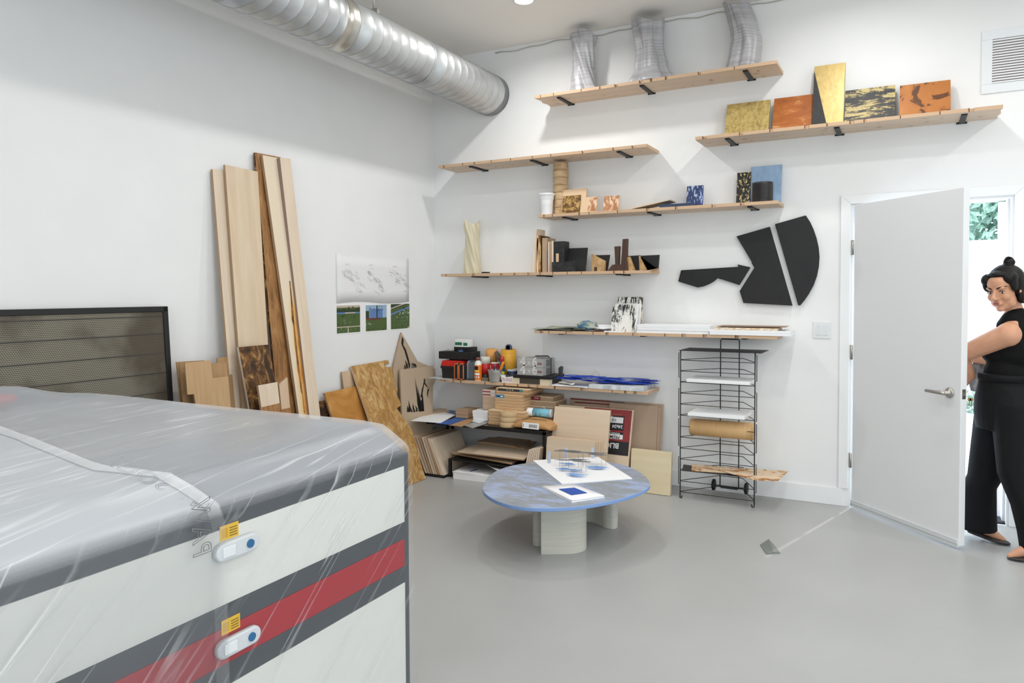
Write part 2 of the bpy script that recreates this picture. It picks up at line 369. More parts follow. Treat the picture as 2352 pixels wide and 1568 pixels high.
# unseen window frames added around the fill lamps, behind and right of the camera
for nm, pts in (('added_window_1', [((5.0 - 2.55, -8.99), (5.0 + 2.55, -8.99))]), ('added_window_2', [((7.99, -4.6 - 2.3), (7.99, -4.6 + 2.3))])):
    (ax, ay), (bx, by) = pts[0]; mb = MB(); t = .05
    for z0, z1 in ((.64, .70), (3.10, 3.16)): mb.box(min(ax, bx) - (t if ax == bx else 0), max(ax, bx), min(ay, by), max(ay, by) + (t if ay == by else 0), z0, z1)
    for q in (0, 1 / 3, 2 / 3, 1):
        x, y = ax + (bx - ax) * q, ay + (by - ay) * q; mb.box(x - .03, x + (.03 if ay == by else 0), y - (.03 if ax == bx else 0), y + .03 + (.02 if ay == by else 0), .70, 3.10)
    struct(mb.build(nm, TRIM))

# ================================================================== laser cutter under plastic film
XM, YE, YN = 2.43, -3.70, -6.2
mc = thing('laser_cutter', 'big grey and white machine with a red stripe, wrapped in clear plastic film', 'machine', (1.6, -4.9, 0))
GREY = S('machine_grey', (74, 79, 84), .45)
MWHITE = S('machine_white', (226, 227, 222), .4); RED = S('machine_red', (172, 40, 50), .4)
LIDG = S('lid_grey', (126, 130, 140), .35); LIDW = S('lid_window', (164, 163, 160), .3)
body = [(XM, 0.0), (XM, 1.0), (XM - .015, 1.004), (2.31, 1.072), (.82, 1.072), (.76, 1.0), (.76, 0.0)]
MB().prism([(x, YE, z) for x, z in body], (0, YN - YE, 0)).build('housing', GREY, mc, bevel=.006)
def mpan(name, mat, z0, z1, y1=YE - .03, th=.004, lb=None):
    o = MB().box(XM, XM + th, YN + .03, y1, z0, z1).build(name, mat, mc, bevel=.001)
    if lb: lab(o, lb)
    return o
mpan('front_panel', MWHITE, .787, .962, lb='white upper front panel')
mpan('front_panel', MWHITE, .06, .596, lb='white lower front panel')
mpan('stripe', RED, .648, .733, th=.003, lb='red stripe along the front')
mpan('band', GREY, .7335, .7865, th=.0025); mpan('band', GREY, .5965, .6475, th=.0025)
# lid: lighter strips lying flush on the housing top
a, b = V((XM - .02, 0, 1.0045)), V((2.31, 0, 1.0725)); nl = V((.068, 0, .11)).normalized() * .003
MB().prism([a + nl + V((0, YE - .02, 0)), b + nl + V((0, YE - .02, 0)), b + nl + V((0, YN + .02, 0)), a + nl + V((0, YN + .02, 0))], -nl * 1.2).build('lid_front', LIDG, mc)
lid = MB().box(.85, 2.305, YN + .02, YE - .02, 1.071, 1.078).build('lid', LIDG, mc, bevel=.002)
MB().box(.98, 1.98, YN + .15, YE - .10, 1.078, 1.081).build('lid_window', LIDW, lid)
for i, (z, ly, lz) in enumerate(((.913, -4.40, .953), (.690, -4.40, .735), (.46, -4.40, .50))):
    hp = MB(); P = []
    for s in (1, -1):
        for k in range(9):
            t = math.pi * (k / 8) - math.pi / 2
            P.append(V((XM + .004, -4.385 + s * (.042 + math.cos(t) * .021), z + s * math.sin(t) * .021)))
    hh_ = hp.prism(P, (.016, 0, 0)).build('latch_handle', S('latch_grey', (196, 201, 205), .4), mc, bevel=.004)
    MB().lathe((XM + .0195, -4.352, z), [(.010, 0), (.010, .004)], 20, (1, 0, 0)).build('lock', S('lock_blue', (36, 96, 140), .4), hh_)
    lp_ = MB().box(XM + .0195, XM + .0225, -4.43, -4.395, z - .012, z + .012).build('latch_button', S('latch_grey_light', (212, 216, 219), .4), hh_, bevel=.001)
    wl = MB().box(XM + .004, XM + .0047, -4.425, -4.372, lz - .017, lz + .017).build('warning_label', S('label_yellow', (236, 190, 28), .5), mc)
    for j in range(4): MB().box(XM + .0047, XM + .0050, -4.398, -4.376, lz - .012 + j * .006, lz - .0095 + j * .006).build('print', S('label_ink', (120, 95, 20), .6), wl)
    MB().box(XM + .0047, XM + .0050, -4.42, -4.403, lz - .012, lz + .010).build('print', S('label_ink2', (214, 166, 20), .6), wl)
es = V((.905, -4.105, 0))
MB().lathe((es.x, es.y, 1.078), [(.024, 0), (.024, .02), (.046, .026), (.048, .044), (.038, .056)], 24).build('stop_button', S('stop_red', (215, 40, 30), .35), mc)

# film material: thin clear film; grazing sheen over the lid put in as extra haze, front clearer, whiter along its wrinkles
def FILM(name, base, haze, loose, rot, sc, tone=(.55, .575, .61)):  # loose: amount of painted lid haze, standing for grazing sheen
    m = bpy.data.materials.new(name); m.use_nodes = True; nt = m.node_tree; N, L = nt.nodes, nt.links
    p = N['Principled BSDF']
    def math_(op, a, b, c=None, clamp=False):
        q = N.new('ShaderNodeMath'); q.operation = op; q.use_clamp = clamp
        for i, v in enumerate((a, b, c)):
            if v is None: continue
            if isinstance(v, (int, float)): q.inputs[i].default_value = v
            else: L.new(v, q.inputs[i])
        return q.outputs[0]
    tc = N.new('ShaderNodeTexCoord'); sx = N.new('ShaderNodeSeparateXYZ'); L.new(tc.outputs['UV'], sx.inputs[0])
    top = N.new('ShaderNodeMapRange'); top.inputs[1].default_value = .992; top.inputs[2].default_value = 1.03; L.new(sx.outputs[0], top.inputs[0]); top = top.outputs[0]
    def ridges(rot, sc, width):
        mp = N.new('ShaderNodeMapping'); mp.vector_type = 'TEXTURE'; mp.inputs['Scale'].default_value = (1 / sc[0], 1 / sc[1], 1); mp.inputs['Rotation'].default_value = rot
        L.new(tc.outputs['UV'], mp.inputs[0])
        n1 = N.new('ShaderNodeTexNoise'); n1.inputs['Scale'].default_value = 1; n1.inputs['Detail'].default_value = 2.5; n1.inputs['Distortion'].default_value = .25
        L.new(mp.outputs[0], n1.inputs['Vector'])
        d = math_('ABSOLUTE', math_('SUBTRACT', n1.outputs['Fac'], .5), 0)
        mr = N.new('ShaderNodeMapRange'); mr.inputs[1].default_value = 0; mr.inputs[2].default_value = width; mr.inputs[3].default_value = 1; mr.inputs[4].default_value = 0; L.new(d, mr.inputs[0])
        return math_('POWER', mr.outputs[0], 1.6), n1.outputs['Fac']
    ra, na = ridges(rot, sc, .020)
    rb, nb_ = ridges((0, 0, math.radians(80)), (.9, 13, 1), .022)
    mxn = N.new('ShaderNodeMix'); L.new(top, mxn.inputs[0]); L.new(ra, mxn.inputs[2]); L.new(math_('MULTIPLY', rb, .45), mxn.inputs[3])
    hgt = N.new('ShaderNodeMix'); L.new(top, hgt.inputs[0]); L.new(na, hgt.inputs[2]); L.new(nb_, hgt.inputs[3])
    n2 = N.new('ShaderNodeTexNoise'); n2.inputs['Scale'].default_value = 2.6; n2.inputs['Detail'].default_value = 2; L.new(tc.outputs['UV'], n2.inputs['Vector'])
    r2 = N.new('ShaderNodeValToRGB'); r2.color_ramp.elements[0].position = .40; r2.color_ramp.elements[1].position = .64; L.new(n2.outputs['Fac'], r2.inputs[0])
    cr = math_('MULTIPLY', mxn.outputs[0], r2.outputs[0])
    bp = N.new('ShaderNodeBump'); bp.inputs['Strength'].default_value = .5; bp.inputs['Distance'].default_value = .005; L.new(hgt.outputs[0], bp.inputs['Height']); L.new(bp.outputs[0], p.inputs['Normal'])
    fr_ = N.new('ShaderNodeFresnel'); fr_.inputs[0].default_value = 1.45
    al = math_('MULTIPLY_ADD', fr_.outputs[0], haze, base)
    al = math_('MULTIPLY_ADD', top, loose, al)
    al = math_('MULTIPLY_ADD', cr, .44, al, True)
    bc = N.new('ShaderNodeMix'); bc.data_type = 'RGBA'; L.new(cr, bc.inputs[0]); bc.inputs[6].default_value = (*tone, 1); bc.inputs[7].default_value = (.86, .88, .90, 1); L.new(bc.outputs[2], p.inputs['Base Color']); p.inputs['Roughness'].default_value = .3; p.inputs['Specular IOR Level'].default_value = .6
    L.new(al, p.inputs['Alpha']); return m
FILM1 = FILM('plastic_film', .035, .40, .40, (0, 0, math.radians(50)), (.55, 10, 1))
FILM2 = FILM('plastic_film_doubled', .06, .45, .52, (0, 0, math.radians(44)), (.6, 9, 1), (.64, .67, .71))
SEAM = [(1.0, -4.27), (1.37, -4.346), (1.806, -4.437), (2.10, -4.50), (2.164, -4.51), (2.268, -4.494), (2.329, -4.468), (2.399, -4.437), (2.43, -4.422), (2.50, -4.420)]
def seam_y(x, z):
    if z < 1.0: return -4.422
    if x <= SEAM[0][0]: return SEAM[0][1]
    for (a, u), (b, v) in zip(SEAM, SEAM[1:]):
        if x <= b: return u + (v - u) * (x - a) / (b - a)
    return SEAM[-1][1]
def film(name, label, y0f, y1f, off, mat, ny=None, parent=None):
    prof = [(XM + .016, .0), (XM + .013, .25), (XM + .010, .5), (XM + .008, .75), (XM + .006, .93), (XM + .004, .985), (XM - .006, 1.012), (XM - .03, 1.03), (2.37, 1.052), (2.325, 1.077)]
    prof += [(2.32 - k * .0775, 1.082) for k in range(1, 20)] + [(.80, 1.07), (.745, 1.0), (.735, .7), (.73, 0.0)]
    fine = []
    for (a, b) in zip(prof, prof[1:]):
        n = max(1, int(math.hypot(b[0] - a[0], b[1] - a[1]) / .03))
        for k in range(n): fine.append((a[0] + (b[0] - a[0]) * k / n, a[1] + (b[1] - a[1]) * k / n))
    fine.append(prof[-1]); NY = ny or max(8, int((y1f(2.4, .5) - y0f(2.4, .5)) / .03)); mb = MB(); rows = []; uv = []
    s = 0; su = []
    for i, q in enumerate(fine):
        if i: s += math.hypot(q[0] - fine[i - 1][0], q[1] - fine[i - 1][1])
        su.append(s)
    for i, (x, z) in enumerate(fine):
        R = []; top = z > 1.05; ya, yb_ = y0f(x, z), y1f(x, z)
        for j in range(NY + 1):
            y = ya + (yb_ - ya) * j / NY
            nz = noise.noise(V((x * 2.3 + y * 1.1, y * 2.0 - x * .9, z * 2 + off * 9)))
            rg = abs(noise.noise(V((x * 2.2 + y * 2.6, y * 5 - x * 3, 5 + off * 50))))
            d = off + (.010 * max(nz, -.2) + .007 * (.35 - rg) if top else .004 * max(0, nz))
            if top:
                # the film tents over the lid fittings towards the far left
                d += .034 * math.exp(-((x - 1.0) / .30) ** 2 - ((y + 4.02) / .28) ** 2)
                d += .052 * math.exp(-((x - es.x) / .14) ** 2 - ((y - es.y) / .14) ** 2)
                d = max(d, .003 + off * .6) * min(1, (YE + .004 - y) / .10 + .25)
            nx_, nz_ = (0, 1) if top else ((1, .0) if x > 2.3 else (-1, 0))
            if .985 < z <= 1.06 and x > 2.3: nx_, nz_ = .55, .83
            R.append(mb.pt((x + nx_ * d, y, z + nz_ * d))); uv.append((su[i], y))
        rows.append(R)
    mb.loft(rows, caps=False, closed=False)
    o = mb.build(name, mat, parent)
    uvl = o.data.uv_layers.new(name='UVMap')
    for l in o.data.loops: uvl.data[l.index].uv = uv[l.vertex_index]
    if parent is None: tag(o, label, 'plastic sheet')
    else: lab(o, label)
    return o
f1 = film('plastic_sheet', 'clear wrinkled plastic film over the whole top and front of the machine', lambda x, z: -6.15, lambda x, z: YE + .004, .004, FILM1)
f2 = film('plastic_sheet', 'whiter second plastic layer over the left part of the machine, seam above the latch', lambda x, z: -6.15, seam_y, .011, FILM2)
film('hem', 'whiter folded hem', lambda x, z: seam_y(x, z) - .035, lambda x, z: seam_y(x, z) + .002, .0135, FILM('plastic_hem', .04, .35, .30, (0, 0, math.radians(44)), (1.0, 11, 1), (.84, .86, .88)), 3, f2)
# the film carries grey outlined printing, seen mirrored, that runs over the front edge
def outlined(s, size, origin, right, up, mat, parent, name, wdt, sx=1.0):
    cu = bpy.data.curves.new(name, 'FONT'); cu.body = s; cu.size = size; cu.fill_mode = 'NONE'; cu.bevel_depth = wdt; cu.bevel_resolution = 0; cu.resolution_u = 3; cu.space_character = 1.08
    to = bpy.data.objects.new('tmp', cu); COL.objects.link(to)
    me = bpy.data.meshes.new_from_object(to.evaluated_get(bpy.context.evaluated_depsgraph_get())); bpy.data.objects.remove(to); me.name = name
    r, u = V(right).normalized(), V(up).normalized(); n = r.cross(u); o0 = LOC[parent]
    for v in me.vertices: v.co = V(origin) + r * v.co.x * sx + u * v.co.y + n * v.co.z - o0
    me.materials.clear(); me.materials.append(mat)
    o = bpy.data.objects.new(name, me); COL.objects.link(o); o.parent = parent; LOC[o] = o0; return o
outlined('PAW', .068, (XM + .0235, -4.510, .927), (-.02, 0, 1), (0, 1, 0), S('film_ink', (120, 120, 124), .6), f2, 'printing', .0011, .80)
_n = V((.526, 0, .85)); s_, e_ = (Pn(x, y, (2.415, 0, 1.034), _n) for x, y in ((487, 1163), (368, 1106)))
_r = (e_ - s_).normalized(); _up = _n.cross(_r); _up = _up if _up.y > 0 else -_up
outlined("N'S SOCI", .062, s_ - _up * .025, _r, _up, S('film_ink_faint', (150, 154, 160), .6), f2, 'printing', .0006, .9)

# ================================================================== things along the left wall
# honeycomb bed
ybr = -2.802; ht = 1.43
hb = thing('honeycomb_panel', 'large black-framed metal honeycomb bed leaning on the left wall behind the machine', 'panel', (.15, -3.7, 0))
def hx(z, o=0): return .065 + (1.43 - z) * .06 + o
yl, yr = -4.75, ybr; zb, zt = .36, 1.43
HC = bpy.data.materials.new('honeycomb'); HC.use_nodes = True
def honey(m):
    nt = m.node_tree; N, L = nt.nodes, nt.links; p = N['Principled BSDF']
    tc = N.new('ShaderNodeTexCoord'); sp = N.new('ShaderNodeSeparateXYZ'); L.new(tc.outputs['Object'], sp.inputs[0])
    ad = N.new('ShaderNodeMath'); ad.operation = 'MULTIPLY_ADD'; ad.inputs[1].default_value = .577; L.new(sp.outputs[2], ad.inputs[0]); L.new(sp.outputs[1], ad.inputs[2])
    cb_ = N.new('ShaderNodeCombineXYZ'); L.new(ad.outputs[0], cb_.inputs[0])
    mz = N.new('ShaderNodeMath'); mz.operation = 'MULTIPLY'; mz.inputs[1].default_value = 1.155; L.new(sp.outputs[2], mz.inputs[0]); L.new(mz.outputs[0], cb_.inputs[1])
    vo = N.new('ShaderNodeTexVoronoi'); vo.inputs['Scale'].default_value = 95; vo.inputs['Randomness'].default_value = 0; L.new(cb_.outputs[0], vo.inputs['Vector'])
    rp = N.new('ShaderNodeValToRGB'); rp.color_ramp.elements[0].position = .18; rp.color_ramp.elements[0].color = (*lin((152, 146, 130)), 1)
    rp.color_ramp.elements[1].position = .62; rp.color_ramp.elements[1].color = (*lin((70, 66, 59)), 1); L.new(vo.outputs['Distance'], rp.inputs[0])
    n2 = N.new('ShaderNodeTexNoise'); n2.inputs['Scale'].default_value = 3; n2.inputs['Detail'].default_value = 4; L.new(tc.outputs['Object'], n2.inputs['Vector'])
    r2 = N.new('ShaderNodeValToRGB'); r2.color_ramp.elements[0].position = .38; r2.color_ramp.elements[0].color = (.5, .45, .42, 1); r2.color_ramp.elements[1].position = .56; L.new(n2.outputs['Fac'], r2.inputs[0])
    mx = N.new('ShaderNodeMix'); mx.data_type = 'RGBA'; mx.blend_type = 'MULTIPLY'; mx.inputs[0].default_value = 1
    L.new(rp.outputs[0], mx.inputs[6]); L.new(r2.outputs[0], mx.inputs[7]); L.new(mx.outputs[2], p.inputs['Base Color'])
    p.inputs['Roughness'].default_value = .45; p.inputs['Metallic'].default_value = .35
honey(HC)
def lq(y0, y1, z0, z1, o0, th, mb):
    return mb.prism([(hx(z0, o0), y0, z0), (hx(z0, o0), y1, z0), (hx(z1, o0), y1, z1), (hx(z1, o0), y0, z1)], (th, 0, 0))
lq(yl + .03, yr - .03, zb + .03, zt - .03, -.012, .010, MB()).build('honeycomb_mesh', HC, hb)
for q in ((yl, yr, zt - .03, zt), (yl, yr, zb, zb + .03), (yl, yl + .03, zb, zt), (yr - .03, yr, zb, zt)):
    lq(*q, -.03, .036, MB()).build('frame_bar', BLACKP, hb, bevel=.002)
for z in (1.37, 1.27, 1.16, 1.05, .94): lq(yl + .03, yr - .03, z, z + .006, -.0035, .003, MB()).build('support_bar', S('bar_dark', (52, 50, 46), .5), hb)
for y in (yl + .3, yr - .3): MB().box(.12, .17, y - .03, y + .03, 0, zb + .002).build('support_foot', BLACKP, hb)

# generic leaning board: outline pixels on a plane x = xf + (xt-xf) z/zt
def lplane(xf, xt, zt):
    p0 = V((xf, 0, 0)); n = V((zt, 0, -(xt - xf))).normalized(); return p0, n
def lplane_dir(xf, xt, zt): return V((xt - xf, 0, zt)).normalized()
def leanpts(px, xf, xt, zt): 
    p0, n = lplane(xf, xt, zt); return [Pn(x, y, p0, n) for x, y in px]
def down(a, b, z=0.002):
    t = (z - a.z) / (b.z - a.z); return a + (b - a) * t
def board(name, label, cat, TL, TR, BL, BR, xf, xt, zt, th, mats, group=None, bev=.0, side=1, extra=None):
    tl, tr, bl, br = leanpts([TL, TR, BL, BR], xf, xt, zt); n = lplane(xf, xt, zt)[1]
    pts = [tl, tr] + (leanpts(extra, xf, xt, zt) if extra else []) + [down(tr, br), down(tl, bl)]
    mb = MB().prism(pts, -n * th, side); o = mb.build(name, mats, bevel=bev)
    return tag(o, label, cat, group)
PLYWARM = WOOD('ply_warm', (212, 184, 148), (229, 208, 178), 'z', .35)
BURNT = NZ('scorched_wood', [(0.36, (38, 24, 14)), (0.48, (72, 48, 26)), (0.56, (128, 88, 46)), (0.66, (200, 160, 100))], (12, 12, 7), 8, .65, 1.2, nrough=.75)
BROWN = NZ('stained_plank', [(0.3, (106, 70, 36)), (0.55, (168, 122, 74)), (0.75, (190, 148, 96))], (26, 26, 5), 6, .6, .6, nrough=.7)
AMBER = NZ('amber_ply', [(0.3, (158, 102, 42)), (0.55, (190, 134, 64)), (0.75, (206, 156, 88))], (14, 4, 2.2), 6, .5, 1.0)
OLIVE = NZ('gold_brown_ply', [(0.35, (150, 108, 56)), (0.5, (184, 142, 84)), (0.6, (206, 172, 118)), (0.72, (222, 194, 146))], (22, 14, 3.0), 9, .55, 1.2, nrough=.7)
CREAM = WOOD('cream_ply', (206, 172, 138), (220, 190, 158), 'z', .4)
E_ = DARKEDGE
GB = 'tall boards leaning on the left wall'
board('plywood_board', 'narrow pale tall board, leftmost of the leaning planks', 'board', (488, 388), (524, 391), (533, 940), (560, 900), .21, .03, 2.27, .018, [PLYZ, E_], GB)
board('plywood_board', 'widest pale plywood plank among the tall leaning boards', 'board', (517, 378), (592, 394), (548, 797), (616, 800), .25, .05, 2.31, .018, [PLYWARM, E_], GB)
board('stained_plank', 'tall brown stained plank with black scorched edge, standing behind the narrow pale planks', 'board', (586, 350), (645, 361), (632, 870), (706, 900), .29, .032, 2.43, .018, [BROWN, BURNT], GB)
board('plywood_board', 'narrow pale plank with an orange scorch down its lower right edge', 'board', (603, 356), (640, 363), (688, 962), (709, 962), .345, .06, 2.42, .02, [PLYZ, E_], GB)
board('plywood_board', 'thick pale rightmost plank of the tall leaning boards', 'board', (643, 362), (667, 364), (712, 965), (737, 965), .345, .09, 2.44, .05, [PLYZ, S('laminate_edge', (150, 128, 118), .7)], GB)
# the pale plank is scorched orange along its lower right edge (a stain with its own shape, across the board's width and height)
CHAR = NZ('char_edge', [(0.4, (96, 56, 18)), (0.6, (170, 112, 48))], (30, 30, 12), 6, .7)
pp = [o for o in COL.objects if o.get('label', '').startswith('narrow pale plank with')][0]
SCM = bpy.data.materials.new('scorched_plank'); SCM.use_nodes = True
def scorch(m):
    N, L = m.node_tree.nodes, m.node_tree.links; p = N['Principled BSDF']; p.inputs['Roughness'].default_value = .6
    ymax = max(v.co.y for v in pp.data.vertices); tc = N.new('ShaderNodeTexCoord'); sp = N.new('ShaderNodeSeparateXYZ'); L.new(tc.outputs['Object'], sp.inputs[0])
    n = N.new('ShaderNodeTexNoise'); n.inputs['Scale'].default_value = 6; n.inputs['Detail'].default_value = 4; L.new(tc.outputs['Object'], n.inputs['Vector'])
    ny = N.new('ShaderNodeMath'); ny.operation = 'MULTIPLY_ADD'; ny.inputs[1].default_value = .05; L.new(n.outputs['Fac'], ny.inputs[0]); L.new(sp.outputs[1], ny.inputs[2])
    a = N.new('ShaderNodeMapRange'); a.interpolation_type = 'SMOOTHSTEP'; a.inputs[1].default_value = ymax - .085; a.inputs[2].default_value = ymax + .005; L.new(ny.outputs[0], a.inputs[0])
    b = N.new('ShaderNodeMapRange'); b.interpolation_type = 'SMOOTHSTEP'; b.inputs[1].default_value = 1.62; b.inputs[2].default_value = 1.30; L.new(sp.outputs[2], b.inputs[0])
    c = N.new('ShaderNodeMath'); c.operation = 'MULTIPLY'; L.new(a.outputs[0], c.inputs[0]); L.new(b.outputs[0], c.inputs[1])
    r = N.new('ShaderNodeValToRGB'); e = r.color_ramp.elements; e.new(.5); e.new(.85)
    for q, (t, k) in zip(e, ((0, (228, 212, 188)), (.45, (230, 200, 146)), (.85, (214, 160, 84)), (1, (176, 112, 50)))): q.position = t; q.color = (*lin(k), 1)
    L.new(c.outputs[0], r.inputs[0]); L.new(r.outputs[0], p.inputs['Base Color'])
scorch(SCM); pp.data.materials[0] = SCM
p0_, n_ = lplane(.345, .06, 2.42)
def patch(px, mat, name, lift):
    P = [Pn(x, y, p0_, n_) + n_ * lift for x, y in px]
    return MB().prism(P, -n_ * .0005).build(name, mat, pp)
lab(patch([(664, 645), (666.5, 645), (671, 690), (676, 740), (681, 790), (687, 840), (692, 880), (698, 925), (701, 950), (698, 946), (694, 905), (691, 900), (687, 868), (683, 850), (680, 815), (677, 795), (673, 745), (670, 735), (668, 690)], CHAR, 'charred_edge', .0010), 'charred dark edge')
board('scorched_board', 'dark scorched plywood offcut in front of the widest pale plank', 'board', (548, 797), (616, 791), (575, 948), (634, 880), .33, .21, 1.2, .016, [BURNT, PLYZ])
board('wood_offcut', 'pale and brown two-tone offcut propped before the dark scorched board', 'board', (593, 885), (637, 877), (603, 953), (646, 956), .43, .33, .85, .016, [PLYZ, E_])
board('wood_offcut', 'small pale offcut with a brown foot beside the two-tone offcut', 'board', (641, 882), (660, 866), (648, 955), (668, 955), .41, .33, .85, .016, [CREAM, E_])
for o, px, xf, xt, ztt in (('pale and brown', [(601, 935), (643.5, 925), (646, 956), (604, 953)], .43, .33, .85), ('small pale', [(646, 940), (666, 936), (668, 955), (648, 955)], .41, .33, .85)):
    q = [k for k in COL.objects if k.get('label', '').startswith(o)][0]; p0b, nb = lplane(xf, xt, ztt)
    P = [Pn(x, y, p0b, nb) + nb * .0008 for x, y in px]; P[2] = down(P[1], P[2], .004); P[3] = down(P[0], P[3], .004)
    lab(MB().prism(P, -nb * .0005).build('brown_stain', BROWN, q), 'brown stained lower part')
# flattened cartons
GC = 'flattened cardboard cartons by the honeycomb panel'
for k, (TL, TR, BL, BR, xf, la) in enumerate((
        ((405, 831), (470, 827), (412, 900), (474, 895), .20, 'flattened carton at the back left of the cardboard pile'),
        ((498, 822), (530, 818), (506, 930), (540, 930), .22, 'flattened carton at the back right of the cardboard pile, touching the tall planks'),
        ((412, 833), (480, 829), (419, 902), (484, 897), .26, 'flattened carton second from the front of the cardboard pile'),
        ((440, 838), (520, 832), (446, 930), (530, 930), .30, 'wide flattened carton with tape under the front cardboard flap'))):
    board('flattened_carton', la, 'cardboard', TL, TR, BL, BR, xf, xf - .10, 1.12, .006, [CARD, CARD], GC)
P = leanpts([(425, 833), (484, 827), (489, 868), (524, 864), (530, 930), (450, 932), (446, 905), (431, 906)], .36, .25, 1.12); n = lplane(.36, .25, 1.12)[1]
P[4] = down(P[3], P[4]); P[5] = down(P[6], P[5])
tag(MB().prism(P, -n * .006).build('flattened_carton', NZ('cardboard_pale', [(0.3, (186, 152, 114)), (0.7, (196, 164, 126))], (8, 60, 4), 3, .8, spec=.15)), 'foremost flattened carton with a big square flap at the top', 'cardboard', GC)

# drawing and photographs on the left wall
TRACE = S('tracing_paper', (234, 234, 235), .7, spec=.1)
dr = MB(); ys, ye_ = -1.312, -.395; NX = 16
rows = []
for i in range(5):
    z = 1.425 + .375 * i / 4
    rows.append([dr.pt((.0035 + .0006 * math.sin(j * .9 + i), ys + (ye_ - ys) * j / NX, z + (.01 if i == 0 else 0) * math.sin(j * .4))) for j in range(NX + 1)])
dr.loft(rows, False, True, False)
so_ = dr.build('tracing_sheet', TRACE); m_ = so_.modifiers.new('s', 'SOLIDIFY'); m_.thickness = .0004
tag(so_, 'wide tracing paper with three pencil sketches taped on the left wall', 'drawing')
INK = S('pencil', (182, 182, 184), .7)
for cy_, wd, ang in ((-1.15, .23, -.55), (-.87, .20, -.6), (-.56, .25, -.3)):
    sk = MB(); r2 = random.Random(int(wd * 1000))
    for k in range(24):
        a0 = r2.uniform(-wd / 2, wd / 2); l = r2.uniform(.03, .08); off = r2.gauss(0, .026)
        P = []
        for j in range(5):
            u = a0 + l * j / 4; vv = off + r2.gauss(0, .006)
            P.append(V((.0068, cy_ + u * math.cos(ang) - vv * math.sin(ang), 1.625 + u * math.sin(ang) + vv * math.cos(ang))))
        sk.tube(P, .0008, 4)
    for (dy, dz) in ((-.06, .10), (.09, -.11)):
        P = [V((.0068, cy_ + dy + .008 * j, 1.625 + dz + r2.uniform(-.006, .006))) for j in range(7)]; sk.tube(P, .0011, 4)
    lab(sk.build('sketch', INK, so_), 'pencil sketch')
GR1, GR2, GR3 = S('photo_green', (74, 96, 48), .5), S('photo_dark', (44, 60, 34), .5), S('photo_sky', (150, 178, 206), .5)
PTH, BLU, WHT, PRED = S('photo_path', (196, 180, 164), .5), S('photo_blue', (92, 128, 184), .5), S('photo_white', (232, 236, 240), .5), S('photo_red', (110, 50, 44), .5)
def photo(label, y0, y1, z0, z1, shapes, seed):
    o = MB().box(.0005, .0022, y0, y1, z0, z1).build('photo_print', S('photo_paper', (238, 240, 240), .4))
    tag(o, label, 'photo', None)
    mb = MB(); r2 = random.Random(seed); m_ = .006
    Y0, Y1, Z0, Z1 = y0 + m_, y1 - m_, z0 + m_ * 1.5, z1 - m_; lift = [.0024]
    def q(mi, pts):
        lift[0] += .00004; mb.c = mi; mb.poly([V((lift[0], Y0 + (Y1 - Y0) * a, Z0 + (Z1 - Z0) * b)) for a, b in pts])
    q(0, [(0, 0), (1, 0), (1, 1), (0, 1)])
    for mi, pts in shapes: q(mi, pts)
    for k in range(40):
        mi, (a0, a1), (b0, b1), s = shapes_extra[seed][k % len(shapes_extra[seed])]
        a, b = r2.uniform(a0, a1), r2.uniform(b0, b1)
        q(mi, [(min(1, max(0, a + s * r2.uniform(-1, 1))), min(1, max(0, b + s * r2.uniform(-1, 1)))) for _ in range(4)])
    mb.build('picture', [GR1, GR2, GR3, PTH, BLU, WHT, PRED], o)
R_ = lambda a0, a1, b0, b1: [(a0, b0), (a1, b0), (a1, b1), (a0, b1)]
shapes_extra = {1: [(1, (.02, .98), (.3, .7), .05), (1, (.0, 1), (.82, .92), .06), (5, (.3, .6), (.3, .6), .035), (5, (.1, .9), (.06, .16), .025)],
                2: [(1, (.0, 1), (.72, .98), .05), (6, (.0, .6), (.4, .5), .05), (5, (.0, .35), (.24, .3), .03), (1, (.0, 1), (.02, .2), .06)],
                3: [(5, (.35, 1), (.5, .8), .05), (1, (.0, 1), (.0, .5), .07), (1, (.2, .9), (.82, .9), .05), (5, (.3, .9), (.3, .5), .03)]}
photo('printed aerial lawn photo with white sculptures, left of the three under the drawing', -1.318, -1.036, 1.186, 1.413,
      [(3, R_(0, 1, .92, 1)), (1, R_(0, 1, .74, .86)), (4, R_(0, 1, .70, .75)), (3, R_(.35, .8, .705, .745)), (3, R_(0, 1, .2, .235)), (3, R_(.45, .49, 0, .2))], 1)
photo('printed photo of a blue glass tower and palms, middle of the three under the drawing', -.979, -.700, 1.186, 1.410,
      [(2, R_(0, 1, .5, 1)), (4, R_(.22, .8, .5, .86)), (1, R_(0, .16, .5, .78)), (6, R_(.02, .7, .44, .5)), (1, R_(.5, .56, .5, .98)), (1, R_(.18, .2, .5, .95))], 2)
photo('printed lawn photo with bright white leaf shapes, right of the three under the drawing', -.655, -.382, 1.187, 1.414,
      [(1, [(0, .78), (1, 1), (0, 1)]), (3, [(0, .8), (.8, 1), (.6, 1), (0, .84)]), (4, [(0, .56), (1, .84), (1, .9), (0, .62)]), (3, [(.85, 0), (1, 0), (1, .1)])], 3)

